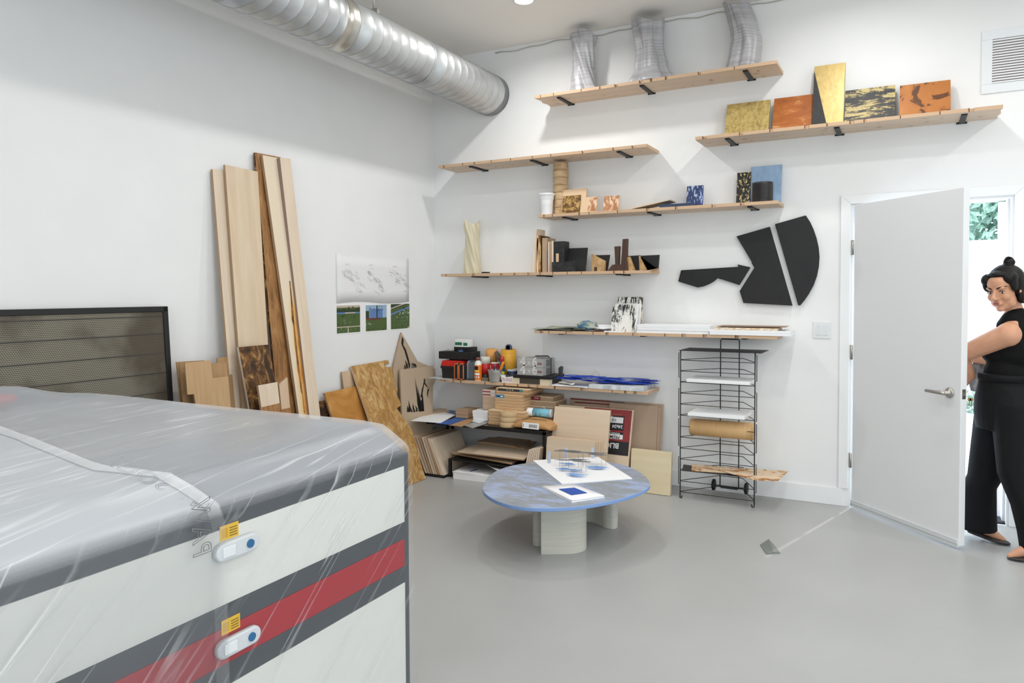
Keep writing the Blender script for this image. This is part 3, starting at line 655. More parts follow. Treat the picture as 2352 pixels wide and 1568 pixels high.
# ragged boards and cut-outs in the corner
board('scorched_board', 'dark scorched board low on the wall right of the tall planks, mostly hidden', 'board', (728, 922), (752, 918), (737, 968), (780, 968), .14, .04, .85, .016, [BURNT, E_])
board('plywood_board', 'small pale board standing behind the amber board and the ragged board', 'board', (785, 854), (812, 850), (790, 890), (816, 890), .12, .02, .95, .012, [CREAM, E_])
P = leanpts([(745, 902), (838, 882), (862, 968), (768, 975)], .30, .06, .80)
P[2] = down(P[1], P[2]); P[3] = down(P[0], P[3])
tag(MB().prism(P, -lplane(.30, .06, .8)[1] * .016, 1).build('amber_board', [AMBER, E_]), 'amber stained square board leaning low beside the ragged gold-brown board', 'board')
rag = [(807, 841), (892, 826), (894, 835), (882, 838), (886, 843), (900, 842), (903, 862), (908, 876), (905, 884), (913, 893), (910, 905), (917, 918), (921, 930), (911, 938), (918, 946), (926, 958), (945, 985), (957, 1020), (966, 1060), (978, 1098), (946, 1112)]
P = leanpts(rag, .415, .03, .95); P[-1] = V((.413, P[-1].y, .003)); P[-2] = V((.413, P[-2].y, .003)); P.append(down(P[0], leanpts([(852, 972)], .415, .03, .95)[0]))
tag(MB().prism(P, -lplane(.415, .03, .95)[1] * .018, 1).build('ragged_board', [OLIVE, CREAM]), 'gold-brown plywood board with a ragged burnt right edge, leaning and running to the floor', 'board')
SPEAR = [(922, 763), (959, 829), (999, 847), (1001, 872), (988, 900), (990, 940), (950, 960), (912, 960), (903, 850)]
P = leanpts(SPEAR, .10, .02, 1.16); P[-2] = down(P[-1], P[-2], .4); P[-3] = P[-3]
pts = P[:6] + [down(P[4], P[5]), down(P[8], P[7])] + [P[8]]
GREIGE = S('greige_ply', (188, 168, 144), .6)
def holed(name, outer, holes, p0, ud, vd, th, mats):
    """flat sheet with real openings: outlines filled as a 2D curve, given thickness"""
    nd = ud.cross(vd).normalized()
    cu = bpy.data.curves.new(name, 'CURVE'); cu.dimensions = '2D'; cu.fill_mode = 'BOTH'; cu.extrude = th / 2
    for pl_ in [outer] + holes:
        sp = cu.splines.new('POLY'); sp.points.add(len(pl_) - 1); sp.use_cyclic_u = True
        for q, p in zip(sp.points, pl_): q.co = ((p - p0).dot(ud), (p - p0).dot(vd), 0, 1)
    to = bpy.data.objects.new('tmp', cu); COL.objects.link(to)
    me = bpy.data.meshes.new_from_object(to.evaluated_get(bpy.context.evaluated_depsgraph_get())); bpy.data.objects.remove(to)
    for v in me.vertices: v.co = ud * v.co.x + vd * v.co.y + nd * (v.co.z - th / 2)
    me.materials.clear()
    for m in mats: me.materials.append(m)
    for p in me.polygons: p.material_index = 0 if abs(p.normal.dot(nd)) > .5 else 1
    me.name = name; o = bpy.data.objects.new(name, me); COL.objects.link(o); o.location = p0; LOC[o] = V(p0); return o
_p0, _n = lplane(.10, .02, 1.16); vd_ = lplane_dir(.10, .02, 1.16); ud_ = V((0, 1, 0))
HL = [leanpts(h_, .10, .02, 1.16) for h_ in ([(923, 777), (926.5, 786), (924, 791), (921.5, 788)], [(929, 836), (935, 844), (936.5, 849), (927, 849)], [(945, 834), (954, 838), (956, 845), (943, 845)])]
spo = tag(holed('cut_out_plywood', pts, HL, down(P[8], P[7]), ud_, vd_, .012, [GREIGE, DARKEDGE]), 'spear-shaped plywood offcut with pointed top in the corner', 'board')
CUTD = S('cut_burnt_black', (22, 20, 18), .8)  # laser-burnt black of the cut lines, laid on as thin patches
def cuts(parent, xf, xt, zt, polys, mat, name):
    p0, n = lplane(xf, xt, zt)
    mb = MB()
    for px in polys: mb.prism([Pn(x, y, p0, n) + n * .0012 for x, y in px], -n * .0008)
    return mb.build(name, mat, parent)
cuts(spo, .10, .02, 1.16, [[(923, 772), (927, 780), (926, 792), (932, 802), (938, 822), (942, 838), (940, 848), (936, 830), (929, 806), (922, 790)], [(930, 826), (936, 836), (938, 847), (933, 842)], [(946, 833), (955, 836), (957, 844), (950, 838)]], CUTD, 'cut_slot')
P = leanpts([(919, 849), (995, 839), (994, 940), (923, 950)], .24, .07, .86)
P[2] = down(P[1], P[2]); P[3] = down(P[0], P[3])
rc = tag(MB().prism(P, -lplane(.24, .07, .86)[1] * .014, 1).build('cut_out_plywood', [GREIGE, DARKEDGE]), 'square plywood sheet with black branching cut-outs, in the corner before the spear-shaped offcut', 'board')
pl = []
r2 = random.Random(3)
for bx, by, tx, ty in ((966, 945, 953, 868), (968, 944, 958, 885), (964, 945, 957, 905), (972, 944, 968, 890), (967, 912, 975, 868), (976, 880, 986, 893), (984, 893, 983, 915), (940, 946, 938, 919), (946, 946, 941, 930), (952, 946, 948, 926), (957, 945, 953, 930), (937, 946, 936, 930), (975, 870, 972, 888)):
    mx, my = (bx + tx) / 2 + r2.uniform(-2, 2), (by + ty) / 2; wv = 2.2 if by > 930 else 1.6
    pl.append([(bx - wv, by), (mx - wv * .8, my), (tx, ty), (mx + wv * .8, my), (bx + wv, by)])
pl.append([(962, 945), (964, 920), (970, 918), (973, 944)])
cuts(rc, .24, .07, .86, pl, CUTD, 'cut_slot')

# ================================================================== coffee table
TZ = .34
out = [(1.6, -1.87), (1.5, -1.63), (1.46, -1.44), (1.48, -1.27), (1.57, -1.12), (1.77, -.95), (1.99, -.86), (2.18, -.92), (2.34, -1.08), (2.455, -1.28), (2.475, -1.40), (2.455, -1.53), (2.40, -1.70), (2.29, -1.89), (2.17, -2.01), (2.02, -2.085), (1.88, -2.08), (1.73, -2.0)]
def smooth(P, it=2):
    for _ in range(it):
        Q = []
        for a, b in zip(P, P[1:] + P[:1]): Q += [(a[0] * .75 + b[0] * .25, a[1] * .75 + b[1] * .25), (a[0] * .25 + b[0] * .75, a[1] * .25 + b[1] * .75)]
        P = Q
    return P
tb = thing('coffee_table', 'low rounded coffee table with mottled blue-grey top on pale curved legs', 'table', (2.05, -1.5, 0))
TTOP = NZ('blue_grey_cast', [(0.36, (140, 146, 152)), (0.48, (150, 156, 164)), (0.56, (160, 175, 206)), (0.66, (172, 190, 226))], (5, 12, 6), 12, .42, .5, bump=.15, nrough=.78, rot=(0, 0, .35))
TEDGE = S('blue_edge', (128, 160, 212), .5)
MB().prism([(x, y, TZ) for x, y in smooth(out)], (0, 0, -.022), 1).build('tabletop', [TTOP, TEDGE], tb, bevel=.004)
CONC = NZ('pale_cast_leg', [(0.35, (196, 195, 184)), (0.7, (208, 207, 197))], (3, 3, 90), 4, .65, bump=.06)
def leg(P, la=None):
    o = MB().prism([(x, y, 0) for x, y in P], (0, 0, TZ - .022)).build('leg', CONC, tb, bevel=.004)
    return o
def arc(cx, cy, r, a0, a1, n=10): return [(cx + r * math.cos(math.radians(a0 + (a1 - a0) * k / n)), cy + r * math.sin(math.radians(a0 + (a1 - a0) * k / n))) for k in range(n + 1)]
leg(smooth([(1.979, -1.838), (1.985, -1.842), (2.06, -1.80), (2.12, -1.765), (2.165, -1.72), (2.185, -1.655), (2.16, -1.59), (2.09, -1.56), (2.02, -1.60), (1.975, -1.68), (1.968, -1.78)], 2))
leg(smooth([(1.862, -1.72), (1.90, -1.745), (1.96, -1.70), (1.965, -1.60), (1.97, -1.52), (1.93, -1.46), (1.87, -1.50), (1.85, -1.62)], 2))
leg(smooth([(2.205, -1.235), (2.14, -1.235), (2.09, -1.20), (2.03, -1.165), (1.97, -1.165), (1.90, -1.19), (1.87, -1.12), (1.95, -1.06), (2.05, -1.06), (2.12, -1.10), (2.16, -1.13), (2.205, -1.16)], 2))

# model on white board
mz = TZ
bdp = [Fl(x, y, mz + .004) for x, y in ((1224, 1057), (1374, 1049), (1452, 1098), (1291, 1111))]
mo = thing('architectural_model', 'small model of grey canopies on thin posts over a square white board, on the table', 'model', (bdp[0] + bdp[2]) / 2 * 1)
MB().prism([V((p.x, p.y, mz)) for p in bdp], (0, 0, .005)).build('base_board', WHITE, mo)
GM, BM = S('model_grey', (118, 118, 120), .6), S('model_blue', (130, 170, 224), .6)
bz = mz + .005
def canopy(px, py, h, w, mat, seed, name):
    c = Fl(px, py, bz + h); r2 = random.Random(seed); mb = MB()
    for k in range(13):
        a = math.radians(18 + r2.uniform(-8, 8)); L_ = w * r2.uniform(.25, .6); o_ = V((r2.uniform(-.35, .35) * w, r2.uniform(-.16, .16) * w, r2.uniform(-.004, .004)))
        d = V((math.cos(a), math.sin(a), 0)); s = V((-d.y, d.x, 0)) * w * r2.uniform(.025, .05)
        p = c + o_
        mb.prism([p - d * L_ / 2, p - d * L_ * .1 + s, p + d * L_ / 2, p + d * L_ * .05 - s], (0, 0, .0025))
    o = mb.build(name, mat, mo); return c, o
for px, py, h, w, sd in ((1312, 1037, .10, .20, 1), (1318, 1057, .075, .20, 2), (1365, 1042, .075, .20, 3)):
    c, o = canopy(px, py, h, w, GM, sd, 'canopy')
    for dx, dy in ((-.07, -.03), (.06, -.02), (-.05, .03), (.07, .035)):
        MB().tube([V((c.x + dx, c.y + dy, bz)), V((c.x + dx, c.y + dy, c.z))], .0009, 5).build('post', S('model_post', (110, 112, 122), .5), mo)
for px, py, w, sd in ((1309, 1078, .15, 11), (1328, 1090, .16, 12), (1367, 1073, .15, 13), (1305, 1065, .10, 14)): canopy(px, py, .012, w, BM, sd, 'pond_cutout')
CLR = NZ('speckled_acrylic', [(0.4, (172, 186, 208)), (0.6, (206, 214, 228))], (120, 120, 120), 2, .3)
for px, py, h in ((1261, 1063, .078), (1300, 1051, .072), (1362, 1052, .075)):
    c = Fl(px, py, bz); MB().box(c.x - .011, c.x + .011, c.y - .003, c.y + .003, bz, bz + h).build('tower', CLR, mo)
# catalogue
cp = [Fl(x, y, mz + .012) for x, y in ((1243, 1116), (1318, 1111), (1389, 1138), (1313, 1150))]
for p in cp: p.z = mz
ca = thing('catalogue', 'white softcover catalogue with a blue square on its cover, lying on the table', 'book', (cp[0] + cp[2]) / 2)
for k, (dz, sc) in enumerate(((0, 1), (.006, .985))):
    c = (cp[0] + cp[2]) / 2; P = [c + (p - c) * sc + V((0, 0, dz)) for p in cp]
    MB().prism(P, (0, 0, .0055)).build('page_block', WHITE, ca, bevel=.0015)
c = (cp[0] + cp[2]) / 2; mbc = MB(); rows = []
for i in range(5):
    A = cp[0] + (cp[3] - cp[0]) * i / 4; B_ = cp[1] + (cp[2] - cp[1]) * i / 4
    rows.append([mbc.pt(A + (B_ - A) * j / 4 + V((0, 0, .0123 + .002 * (j == 0) + .001 * (i == 4)))) for j in range(5)])
mbc.loft(rows, False, True, False); cv = mbc.build('cover', WHITE, ca); m_ = cv.modifiers.new('s', 'SOLIDIFY'); m_.thickness = .0008
def bil(u, v): A = cp[0] + (cp[3] - cp[0]) * v; B_ = cp[1] + (cp[2] - cp[1]) * v; return A + (B_ - A) * u
MB().prism([bil(u, v) + V((0, 0, .0152)) for u, v in ((.26, .30), (.74, .30), (.74, .72), (.26, .72))], (0, 0, .0004)).build('cover_square', S('ultramarine_print', (38, 84, 176), .5), ca)

# grey wedge on the floor
wc = Fl(1768, 1268); wd = MB()
q = [Fl(x, y) for x, y in ((1746, 1252), (1776, 1250), (1792, 1271), (1760, 1273))]
a_, b_, c_, d_ = q
apx = (a_ + b_) / 2 * .5 + (c_ + d_) / 2 * .5 + V((0, 0, .032))
i0 = [wd.pt(p) for p in (a_, b_, c_, d_)]; t1 = wd.pt(a_ * .35 + b_ * .65 + V((0, 0, .035))); t2 = wd.pt(c_ * .5 + d_ * .5 + V((0, 0, .012)))
i1 = [wd.pt(p + V((0, 0, .005))) for p in (a_, b_, c_, d_)]
wd.face(i0[::-1])
for k in range(4): wd.face((i0[k], i0[(k + 1) % 4], i1[(k + 1) % 4], i1[k]))
wd.face((i1[0], t1, t2, i1[3])); wd.face((i1[1], i1[2], t2, t1)); wd.face((i1[0], i1[1], t1)); wd.face((i1[2], i1[3], t2))
tag(wd.build('floor_wedge', S('wedge_grey', (122, 126, 122), .45)), 'small grey faceted wedge alone on the floor near the door', 'door stop')

# ================================================================== wall shelves
SHELF = WOOD('shelf_ply', (212, 186, 160), (226, 204, 180), 'x', .4)
SHEDGE = S('shelf_edge', (204, 172, 140), .6); NICK = S('burnt_nick', (104, 74, 52), .8)
TH_S = .022
def shelf(label, x0, x1, zb, brs, seed, dep=.30, ragL=False, ragR=False):
    t = thing('wall_shelf', label, 'shelf', ((x0 + x1) / 2, 0, zb), 'plywood wall shelves')
    r2 = random.Random(seed); front = []; x = x0
    P = [(x0, 0)]
    if ragL: P += [(x0 + .01, -.08), (x0 - .008, -.14), (x0 + .012, -.2)]
    P.append((x0, -dep)); x = x0 + .05; nicks = []
    while x < x1 - .10:
        w_ = r2.uniform(.008, .03); d_ = r2.uniform(.006, .022)
        if r2.random() < .65:
            P += [(x, -dep), (x + .002, -dep + d_), (x + w_ * .5, -dep + d_ * r2.uniform(.5, 1.1)), (x + w_, -dep + d_ * .9), (x + w_ + .002, -dep)]
        nicks.append(x); x += w_ + r2.uniform(.05, .26)
    P.append((x1, -dep))
    if ragR: P += [(x1 - .012, -.22), (x1 + .004, -.15), (x1 - .01, -.07)]
    P.append((x1, 0))
    bd = MB().prism([V((a, b, zb)) for a, b in P], (0, 0, TH_S), 1).build('shelf_board', [SHELF, SHEDGE], t)
    mk = MB()
    for k in range(26):
        a, b = r2.uniform(x0 + .05, x1 - .05), -r2.uniform(.03, dep - .03)
        for j in range(r2.randint(1, 3)):
            a2, b2 = a + r2.gauss(0, .012), b + r2.gauss(0, .008); l, wd_ = r2.uniform(.006, .022), r2.uniform(.002, .005); an = r2.uniform(0, 3.14)
            c, s_ = math.cos(an), math.sin(an)
            mk.poly([V((a2 + c * l - s_ * wd_ * .3, b2 + s_ * l * .5, zb - .0004)), V((a2 - s_ * wd_, b2 + c * wd_, zb - .0004)), V((a2 - c * l, b2 - s_ * l * .5, zb - .0004)), V((a2 + s_ * wd_, b2 - c * wd_, zb - .0004))])
    for x in nicks: mk.poly([V((x, -dep - .0004, zb)), V((x + .006, -dep - .0004, zb)), V((x + .006, -dep - .0004, zb + TH_S)), V((x, -dep - .0004, zb + TH_S))])
    bmk = lab(mk.build('burn_marks', NICK, bd), 'brown laser-burnt nicks'); bmk['kind'] = 'stuff'
    for x in brs:
        b = MB().box(x - .016, x + .016, -dep + .045, 0, zb - .006, zb - .0005).box(x - .03, x + .03, -.006, 0, zb - .012, zb - .0005)
        b.prism([(x - .016, -dep + .045, zb - .0061), (x - .016, -dep + .055, zb - .0105), (x - .016, -.006, zb - .0105), (x - .016, -.006, zb - .0061)], (.032, 0, 0))
        b.build('bracket', BLACK, t, bevel=.001)
    return zb + TH_S
def bx_(*pxs): return [Bw(px, py, .1).x for px, py in pxs]
ZA = shelf('topmost wall shelf, carrying three grey ribbed vases', 1.182, 3.017, 3.046, (1.37, 2.05, 2.80), 1, ragL=True)
ZB = shelf('upper right wall shelf with gold, orange and black panels', 2.466, 4.303, 2.587, (2.68, 3.39, 4.11), 2, ragR=True)
ZC = shelf('upper left wall shelf, empty on top', .255, 2.108, 2.573, (.55, 1.13, 1.87), 3)
ZD = shelf('wall shelf with small burnt panels on the left and a black drum on the right', 1.193, 3.028, 2.103, (1.40, 2.10, 2.83), 4, .27, ragL=True)
ZE = shelf('wall shelf at eye level with a clear ribbed vase and dark blocks', .255, 2.116, 1.642, (.55, 1.17, 1.85), 5, .27)
ZF = shelf('wall shelf with papers and white board stacks, under the black wall piece', 1.165, 3.03, 1.172, (1.37, 2.05, 2.80), 6, .28)
ZG = shelf('lowest wall shelf, holding tools and a blue cut paper pile', .255, 2.118, .733, (.55, 1.17, 1.85), 7, .30)

# ---------------------------------------------------------------- ribbed grey vases
GLZ = NZ('grey_print', [(0.35, (160, 159, 162)), (0.65, (184, 184, 187))], (3, 3, 70), 3, .38, bump=.06, spec=.5)
def vase(name, label, xc, yc, z0, h, fw, folds, seed, mat, lean=lambda t: (0, 0), amp=.16, ridge=.0005, cut=None, pw=1.0, group=None, twist=0):
    mb = MB(); n, m_ = 96, 90; R = []; r2 = random.Random(seed); ph = [r2.uniform(0, 6.28) for _ in range(6)]
    for i in range(m_ + 1):
        t = i / m_; c = lean(t); ring = []
        for k in range(n):
            a = 2 * math.pi * k / n; aa = a + twist * t
            f = 1 + amp * math.sin(folds * aa + ph[0] + 1.3 * math.sin(3 * t + ph[1])) + amp * .6 * math.sin((folds * 2 - 1) * aa + ph[2] + 2.2 * t) + amp * .3 * math.sin(13 * aa + ph[3] - 3 * t)
            if cut: f *= cut(a, t)
            r = fw(t) * f + ridge * (1 if i % 2 else -1)
            hz_ = h * t * (1 + (.05 * math.sin(2 * a + ph[4]) if t > .02 else 0) * t)
            ring.append(mb.pt((xc + c[0] + math.cos(a) * r, yc + c[1] + math.sin(a) * r * .8, z0 + hz_)))
        R.append(ring)
    mb.loft(R, caps=False); mb.face(R[0][::-1])
    o = mb.build(name, mat, origin=(xc, yc, z0)); s = o.modifiers.new('wall', 'SOLIDIFY'); s.thickness = .003
    return tag(o, label, 'vase', group)
def ip(tab):
    def f(t):
        for (a, u), (b, v) in zip(tab, tab[1:]):
            if t <= b: q = (t - a) / (b - a); q = q * q * (3 - 2 * q); return u + (v - u) * q
        return tab[-1][1]
    return f
GV = 'grey ribbed vases on the top shelf'
x = Bw(1341, 200, .15).x; zt = Bw(1341, 80, .15).z
vase('ribbed_vase', 'grey twisted ribbed vase, left of the three on the top shelf', x, -.155, ZA, zt - ZA, ip([(0, .116), (.2, .096), (.45, .082), (.7, .084), (1, .104)]), 4, 5, GLZ, amp=.11, group=GV, twist=1.6)
x = Bw(1495, 178, .15).x; zt = Bw(1488, 52, .15).z
vase('ribbed_vase', 'grey ribbed vase flaring wide at the foot, middle of the top shelf', x + .015, -.165, ZA, zt - ZA, ip([(0, .170), (.25, .120), (.55, .100), (1, .122)]), 5, 12, GLZ, amp=.09, group=GV, lean=lambda t: (-.03 * t, 0))
x = Bw(1704, 150, .15).x; zt = Bw(1695, 8, .15).z
vase('ribbed_vase', 'tall S-bent grey ribbed vase, right of the three on the top shelf', x, -.155, ZA, zt - ZA, ip([(0, .105), (.3, .098), (.6, .088), (1, .078)]), 4, 21, GLZ, amp=.11, group=GV, lean=lambda t: (.03 * math.sin(t * 3.1) - .055 * max(0, t - .45) * 1.6, .0))

# ---------------------------------------------------------------- art panels
GOLD = NZ('gold_leaf', [(0.40, (164, 142, 88)), (0.50, (192, 168, 104)), (0.65, (212, 188, 126))], (42, 42, 30), 8, .42, .5, metal=.25, nrough=.7)
GOLDC = NZ('gold_leaf_bright', [(0.3, (180, 154, 92)), (0.7, (214, 188, 122))], (36, 36, 16), 7, .4, .5, metal=.25, nrough=.7)
COPPER = NZ('orange_stain', [(0.25, (142, 74, 24)), (0.55, (172, 98, 40)), (0.60, (186, 120, 62)), (0.70, (220, 190, 150))], (6, 6, 14), 8, .5, 1.2, nrough=.68)
BLKGOLD = NZ('black_on_gold', [(0.475, (28, 29, 31)), (0.50, (30, 30, 32)), (0.52, (188, 168, 108)), (0.7, (214, 198, 140))], (4.2, 4.2, 17), 12, .5, .3, nrough=.80)
BLKGOLD2 = NZ('gold_on_black', [(0.50, (26, 24, 24)), (0.56, (28, 26, 26)), (0.58, (206, 184, 126)), (0.8, (222, 204, 150))], (70, 70, 24), 4, .5, .8)
ORBR = NZ('orange_brown_camo', [(0.40, (92, 54, 24)), (0.445, (104, 62, 28)), (0.455, (178, 110, 48)), (0.7, (192, 124, 58))], (4.6, 4.6, 4.6), 6, .5, 1.5)
CHARC = NZ('charcoal_board', [(0.3, (46, 46, 48)), (0.7, (56, 56, 58))], (30, 30, 30), 4, .7)
BLUEL = NZ('pale_blue_flecked', [(0.3, (122, 152, 186)), (0.60, (146, 174, 202)), (0.66, (150, 178, 204)), (0.70, (206, 206, 176))], (28, 28, 9), 6, .5, .4, nrough=.65)
BLUED = NZ('navy_flecked', [(0.40, (28, 42, 84)), (0.55, (44, 62, 112)), (0.58, (160, 180, 214)), (0.7, (190, 205, 228))], (60, 60, 24), 5, .5, .4)
MAPB = NZ('gold_burn', [(0.40, (70, 44, 16)), (0.50, (120, 84, 34)), (0.56, (196, 160, 92)), (0.7, (212, 182, 122))], (24, 24, 24), 10, .55, .4, nrough=.78)
PINKB = NZ('pink_burn', [(0.42, (166, 112, 74)), (0.50, (190, 136, 98)), (0.54, (222, 190, 158)), (0.7, (230, 202, 172))], (40, 40, 18), 6, .55, .8)
MAPLE = S('maple_face', (220, 190, 154), .6)
def panel(name, label, L, R, T, d, zb, dp_, mats, lean=.06, group=None, cat='panel'):
    """board standing on a shelf at depth d, front face px L..R, top-left at px T"""
    tl = Bw(L, T, d - lean * .5); x0, x1, h = tl.x, Bw(R, T, d - lean * .5).x, tl.z - zb
    y0, y1 = -d, -d + lean
    mb = MB().prism([(x0, y0, zb), (x1, y0, zb), (x1, y1, zb + h), (x0, y1, zb + h)], (0, dp_, 0), 1)
    o = mb.build(name, mats, bevel=.001); tag(o, label, cat, group); o['h'] = h; del o['h']
    return o, x0, x1, y0, y1, h
GP = None
panel('art_panel', 'square gold speckled panel, leftmost on the upper right shelf', 1667, 1767, 237, .16, ZB, .022, [GOLD, GOLDC], .10)
panel('art_panel', 'burnt orange panel with pale flecks, beside the tall gold and black panel', 1776, 1868, 223, .16, ZB, .022, [COPPER, COPPER], .10)
o, x0, x1, y0, y1, h = panel('art_panel', 'tall gold panel with a black diagonal wedge, highest on the upper right shelf', 1868.5, 1940, 147, .19, ZB, .022, [GOLDC, CHARC], .13)
f_ = lambda u, v, l=.0012: V((x0 + (x1 - x0) * u, y0 + (y1 - y0) * v - l, ZB + h * v))
lab(MB().prism([f_(0, 0), (f_(.49, 0)), f_(0.0, .93)], (0, .0008, 0)).build('black_wedge', CHARC, o), 'black wedge')
panel('art_panel', 'black panel with torn horizontal gold bands, right of the tall gold panel', 1941, 2056, 205, .15, ZB, .022, [BLKGOLD, BLKGOLD], .09)
panel('art_panel', 'orange panel with dark brown blotches, rightmost on the upper right shelf', 2067, 2184, 193, .15, ZB, .022, [ORBR, ORBR], .09)

# shelf D
STK = NZ('turned_wood', [(0.35, (178, 146, 108)), (0.7, (212, 184, 146))], (10, 10, 40), 6, .6, .8)
tx = Bw(1288, 480, .11).x; ztt = Bw(1287, 374, .11).z; n = 7; hh = (ztt - ZD) / n
tw = thing('wooden_ring_tower', 'tall round tower of stacked wooden rings touching the shelf above', 'sculpture', (tx, -.11, ZD))
for k in range(n): MB().lathe((tx, -.11, ZD + k * hh), [(.059 + .002 * (k % 2), .0005), (.061 + .002 * (k % 2), .003), (.061 + .002 * (k % 2), hh - .003), (.059 + .002 * (k % 2), hh - .0005)], 36).build('ring', STK, tw)
WP = S('white_print', (240, 241, 243), .35)
cx_ = Bw(1261, 490, .17).x; hc = Bw(1261, 446, .17).z - ZD
prof = [(.046, 0), (.047, .45 * hc), (.051, .46 * hc), (.052, .72 * hc), (.057, .73 * hc), (.059, .9 * hc), (.066, .915 * hc), (.068, hc), (.062, hc), (.055, .75 * hc), (.043, .03 * hc)]
tag(MB().lathe((cx_ - .004, -.205, ZD), prof, 20).build('white_cup', WP, bevel=.001), 'white stepped printed cup before the wooden ring tower', 'cup')
o, x0, x1, y0, y1, h = panel('burnt_board', 'pale square panel with dark gold burn in front of the ring tower', 1291, 1345, 435, .20, ZD, .02, [MAPLE, MAPLE], .05)
f_ = lambda u, v, l=.0008: V((x0 + (x1 - x0) * u, y0 + (y1 - y0) * v - l, ZD + h * v))
lab(MB().prism([f_(.02, .02), f_(.8, .02), f_(.8, .74), f_(.02, .74)], (0, .0005, 0)).build('burn_image', MAPB, o), 'dark gold burn')
o, x0, x1, y0, y1, h = panel('burnt_board', 'smallest pale panel with feathered burn at its right, left of the pinkish panel', 1335, 1371, 453, .23, ZD, .02, [MAPLE, MAPLE], .03)
f_ = lambda u, v, l=.0008: V((x0 + (x1 - x0) * u, y0 + (y1 - y0) * v - l, ZD + h * v))
lab(MB().prism([f_(.42, .1), f_(.99, .06), f_(.99, .97), f_(.55, .9)], (0, .0005, 0)).build('burn_image', PINKB, o), 'feathered burn')
panel('burnt_board', 'small pinkish brown burnt square standing alone, right of the pale panels', 1386, 1421, 450, .21, ZD, .02, [PINKB, MAPLE], .03)
a_, b_ = Bw(1452, 483, .24), Bw(1540, 470, .24)
tag(MB().prism([(a_.x, -.26, ZD + .002), (b_.x, -.26, ZD + .050), (b_.x, -.26, ZD + .058), (a_.x, -.26, ZD + .012)], (0, .17, 0)).build('thin_board', [PLY, DARKEDGE]), 'thin pale board lying tilted on the small navy board at mid shelf', 'board')
a_, b_ = Bw(1516, 480, .24), Bw(1593, 470, .24)
tag(MB().box(a_.x, b_.x, -.26, -.08, ZD, ZD + .022).build('navy_board', S('navy_board', (44, 62, 92), .5), bevel=.001), 'navy painted board lying flat beside the small navy flecked panel', 'board')
panel('art_panel', 'small navy panel with white flecks at its top', 1577, 1614, 427, .13, ZD, .02, [BLUED, S('cobalt', (42, 70, 170), .5)], .03)
panel('art_panel', 'narrow black panel with gold drips, beside the light blue panel', 1692, 1724, 396, .12, ZD, .018, [BLKGOLD2, BLACKP], .04)
panel('art_panel', 'light blue flecked panel standing behind the black drum', 1724, 1795, 382, .11, ZD, .018, [BLUEL, BLUEL], .05)
x = Bw(1752, 465, .18).x; hb_ = Bw(1752, 420, .18).z - ZD; BD = NZ('black_grooved', [(0.3, (30, 26, 27)), (0.7, (42, 37, 38))], (4, 4, 120), 3, .4, bump=.2)
tag(MB().lathe((x, -.19, ZD), [(.068, 0), (.070, .004)] + [q for k in range(12) for q in ((.071, .008 + k * (hb_ - .014) / 12), (.0695, .008 + (k + .8) * (hb_ - .014) / 12))] + [(.070, hb_), (.060, hb_), (.060, hb_ - .03)], 40).build('black_drum', BD), 'black grooved drum-shaped pot at the right end of the shelf', 'vase')

# shelf E
CV = bpy.data.materials.new('clear_resin'); CV.use_nodes = True; _p = CV.node_tree.nodes['Principled BSDF']
_p.inputs['Base Color'].default_value = (*lin((236, 226, 196)), 1); _p.inputs['Roughness'].default_value = .2; _p.inputs['Alpha'].default_value = .5; _p.inputs['Specular IOR Level'].default_value = .8
x = Bw(1085, 627, .15).x; zt = Bw(1085, 510, .15).z
vase('clear_vase', 'clear yellowish wrinkled vase at the left end of the eye-level shelf', x, -.15, ZE, zt - ZE, ip([(0, .080), (.25, .070), (.6, .058), (1, .078)]), 4, 9, CV, amp=.10, ridge=.0004, twist=2.0)
a_ = Bw(1106, 627, .2).x
tag(MB().box(a_, a_ + .055, -.20, -.15, ZE, ZE + .014).build('black_block', BLACKP, bevel=.002), 'small flat black block beside the clear vase', 'block')
def slab(name, label, L, R, T, d, zb, mats, dep, group=None, lean=0.0, cat='board', bev=.0008):
    """upright slab: front face px L..R at depth d, running back by dep"""
    x0, x1 = Bw(L, 620, d).x, Bw(R, 620, d).x; h = Bw((L + R) / 2, T, d).z - zb
    mb = MB().prism([(x0, -d, zb), (x1, -d, zb), (x1 + lean, -d, zb + h), (x0 + lean, -d, zb + h)], (0, dep, 0))
    return tag(mb.build(name, mats, bevel=bev), label, cat, group)
GE = 'upright thin boards in the row on the eye-level shelf'
a_ = Bw(1221, 627, .22); b_ = Bw(1227, 627, .22); c_ = Bw(1231, 526, .20); d_ = Bw(1236, 545, .12)
tag(MB().prism([(a_.x, -.23, ZE), (b_.x + .006, -.23, ZE), (c_.x + .012, -.21, c_.z), (c_.x, -.21, c_.z)], (0, .16, 0)).build('pointed_board', PLYZ), 'pale board tapering to a tip, leftmost of the upright row', 'board', GE)
tag(MB().prism([(Bw(1228, 627, .2).x, -.2, ZE), (Bw(1232, 627, .2).x, -.2, ZE), (Bw(1237, 540, .2).x, -.2, Bw(1237, 546, .2).z), (Bw(1234, 540, .2).x, -.2, Bw(1237, 546, .2).z)], (0, .15, 0)).build('thin_board', WOOD('yellowed_ply', (186, 152, 98), (214, 186, 140), 'z')), 'yellowed thin board second in the upright row', 'board', GE)
slab('thin_board', 'pale thin board third in the upright row', 1233, 1236.5, 541, .2, ZE, PLYZ, .15, GE)
slab('thin_board', 'burn-edged board fourth in the upright row', 1237, 1242, 540, .2, ZE, NZ('burn_edge', [(.4, (140, 90, 34)), (.5, (206, 158, 92)), (.6, (222, 180, 122))], (30, 30, 14), 6, .6), .16, GE)
slab('black_board', 'thin black board fifth in the upright row', 1243, 1245, 542, .2, ZE, BLACKP, .16, GE)
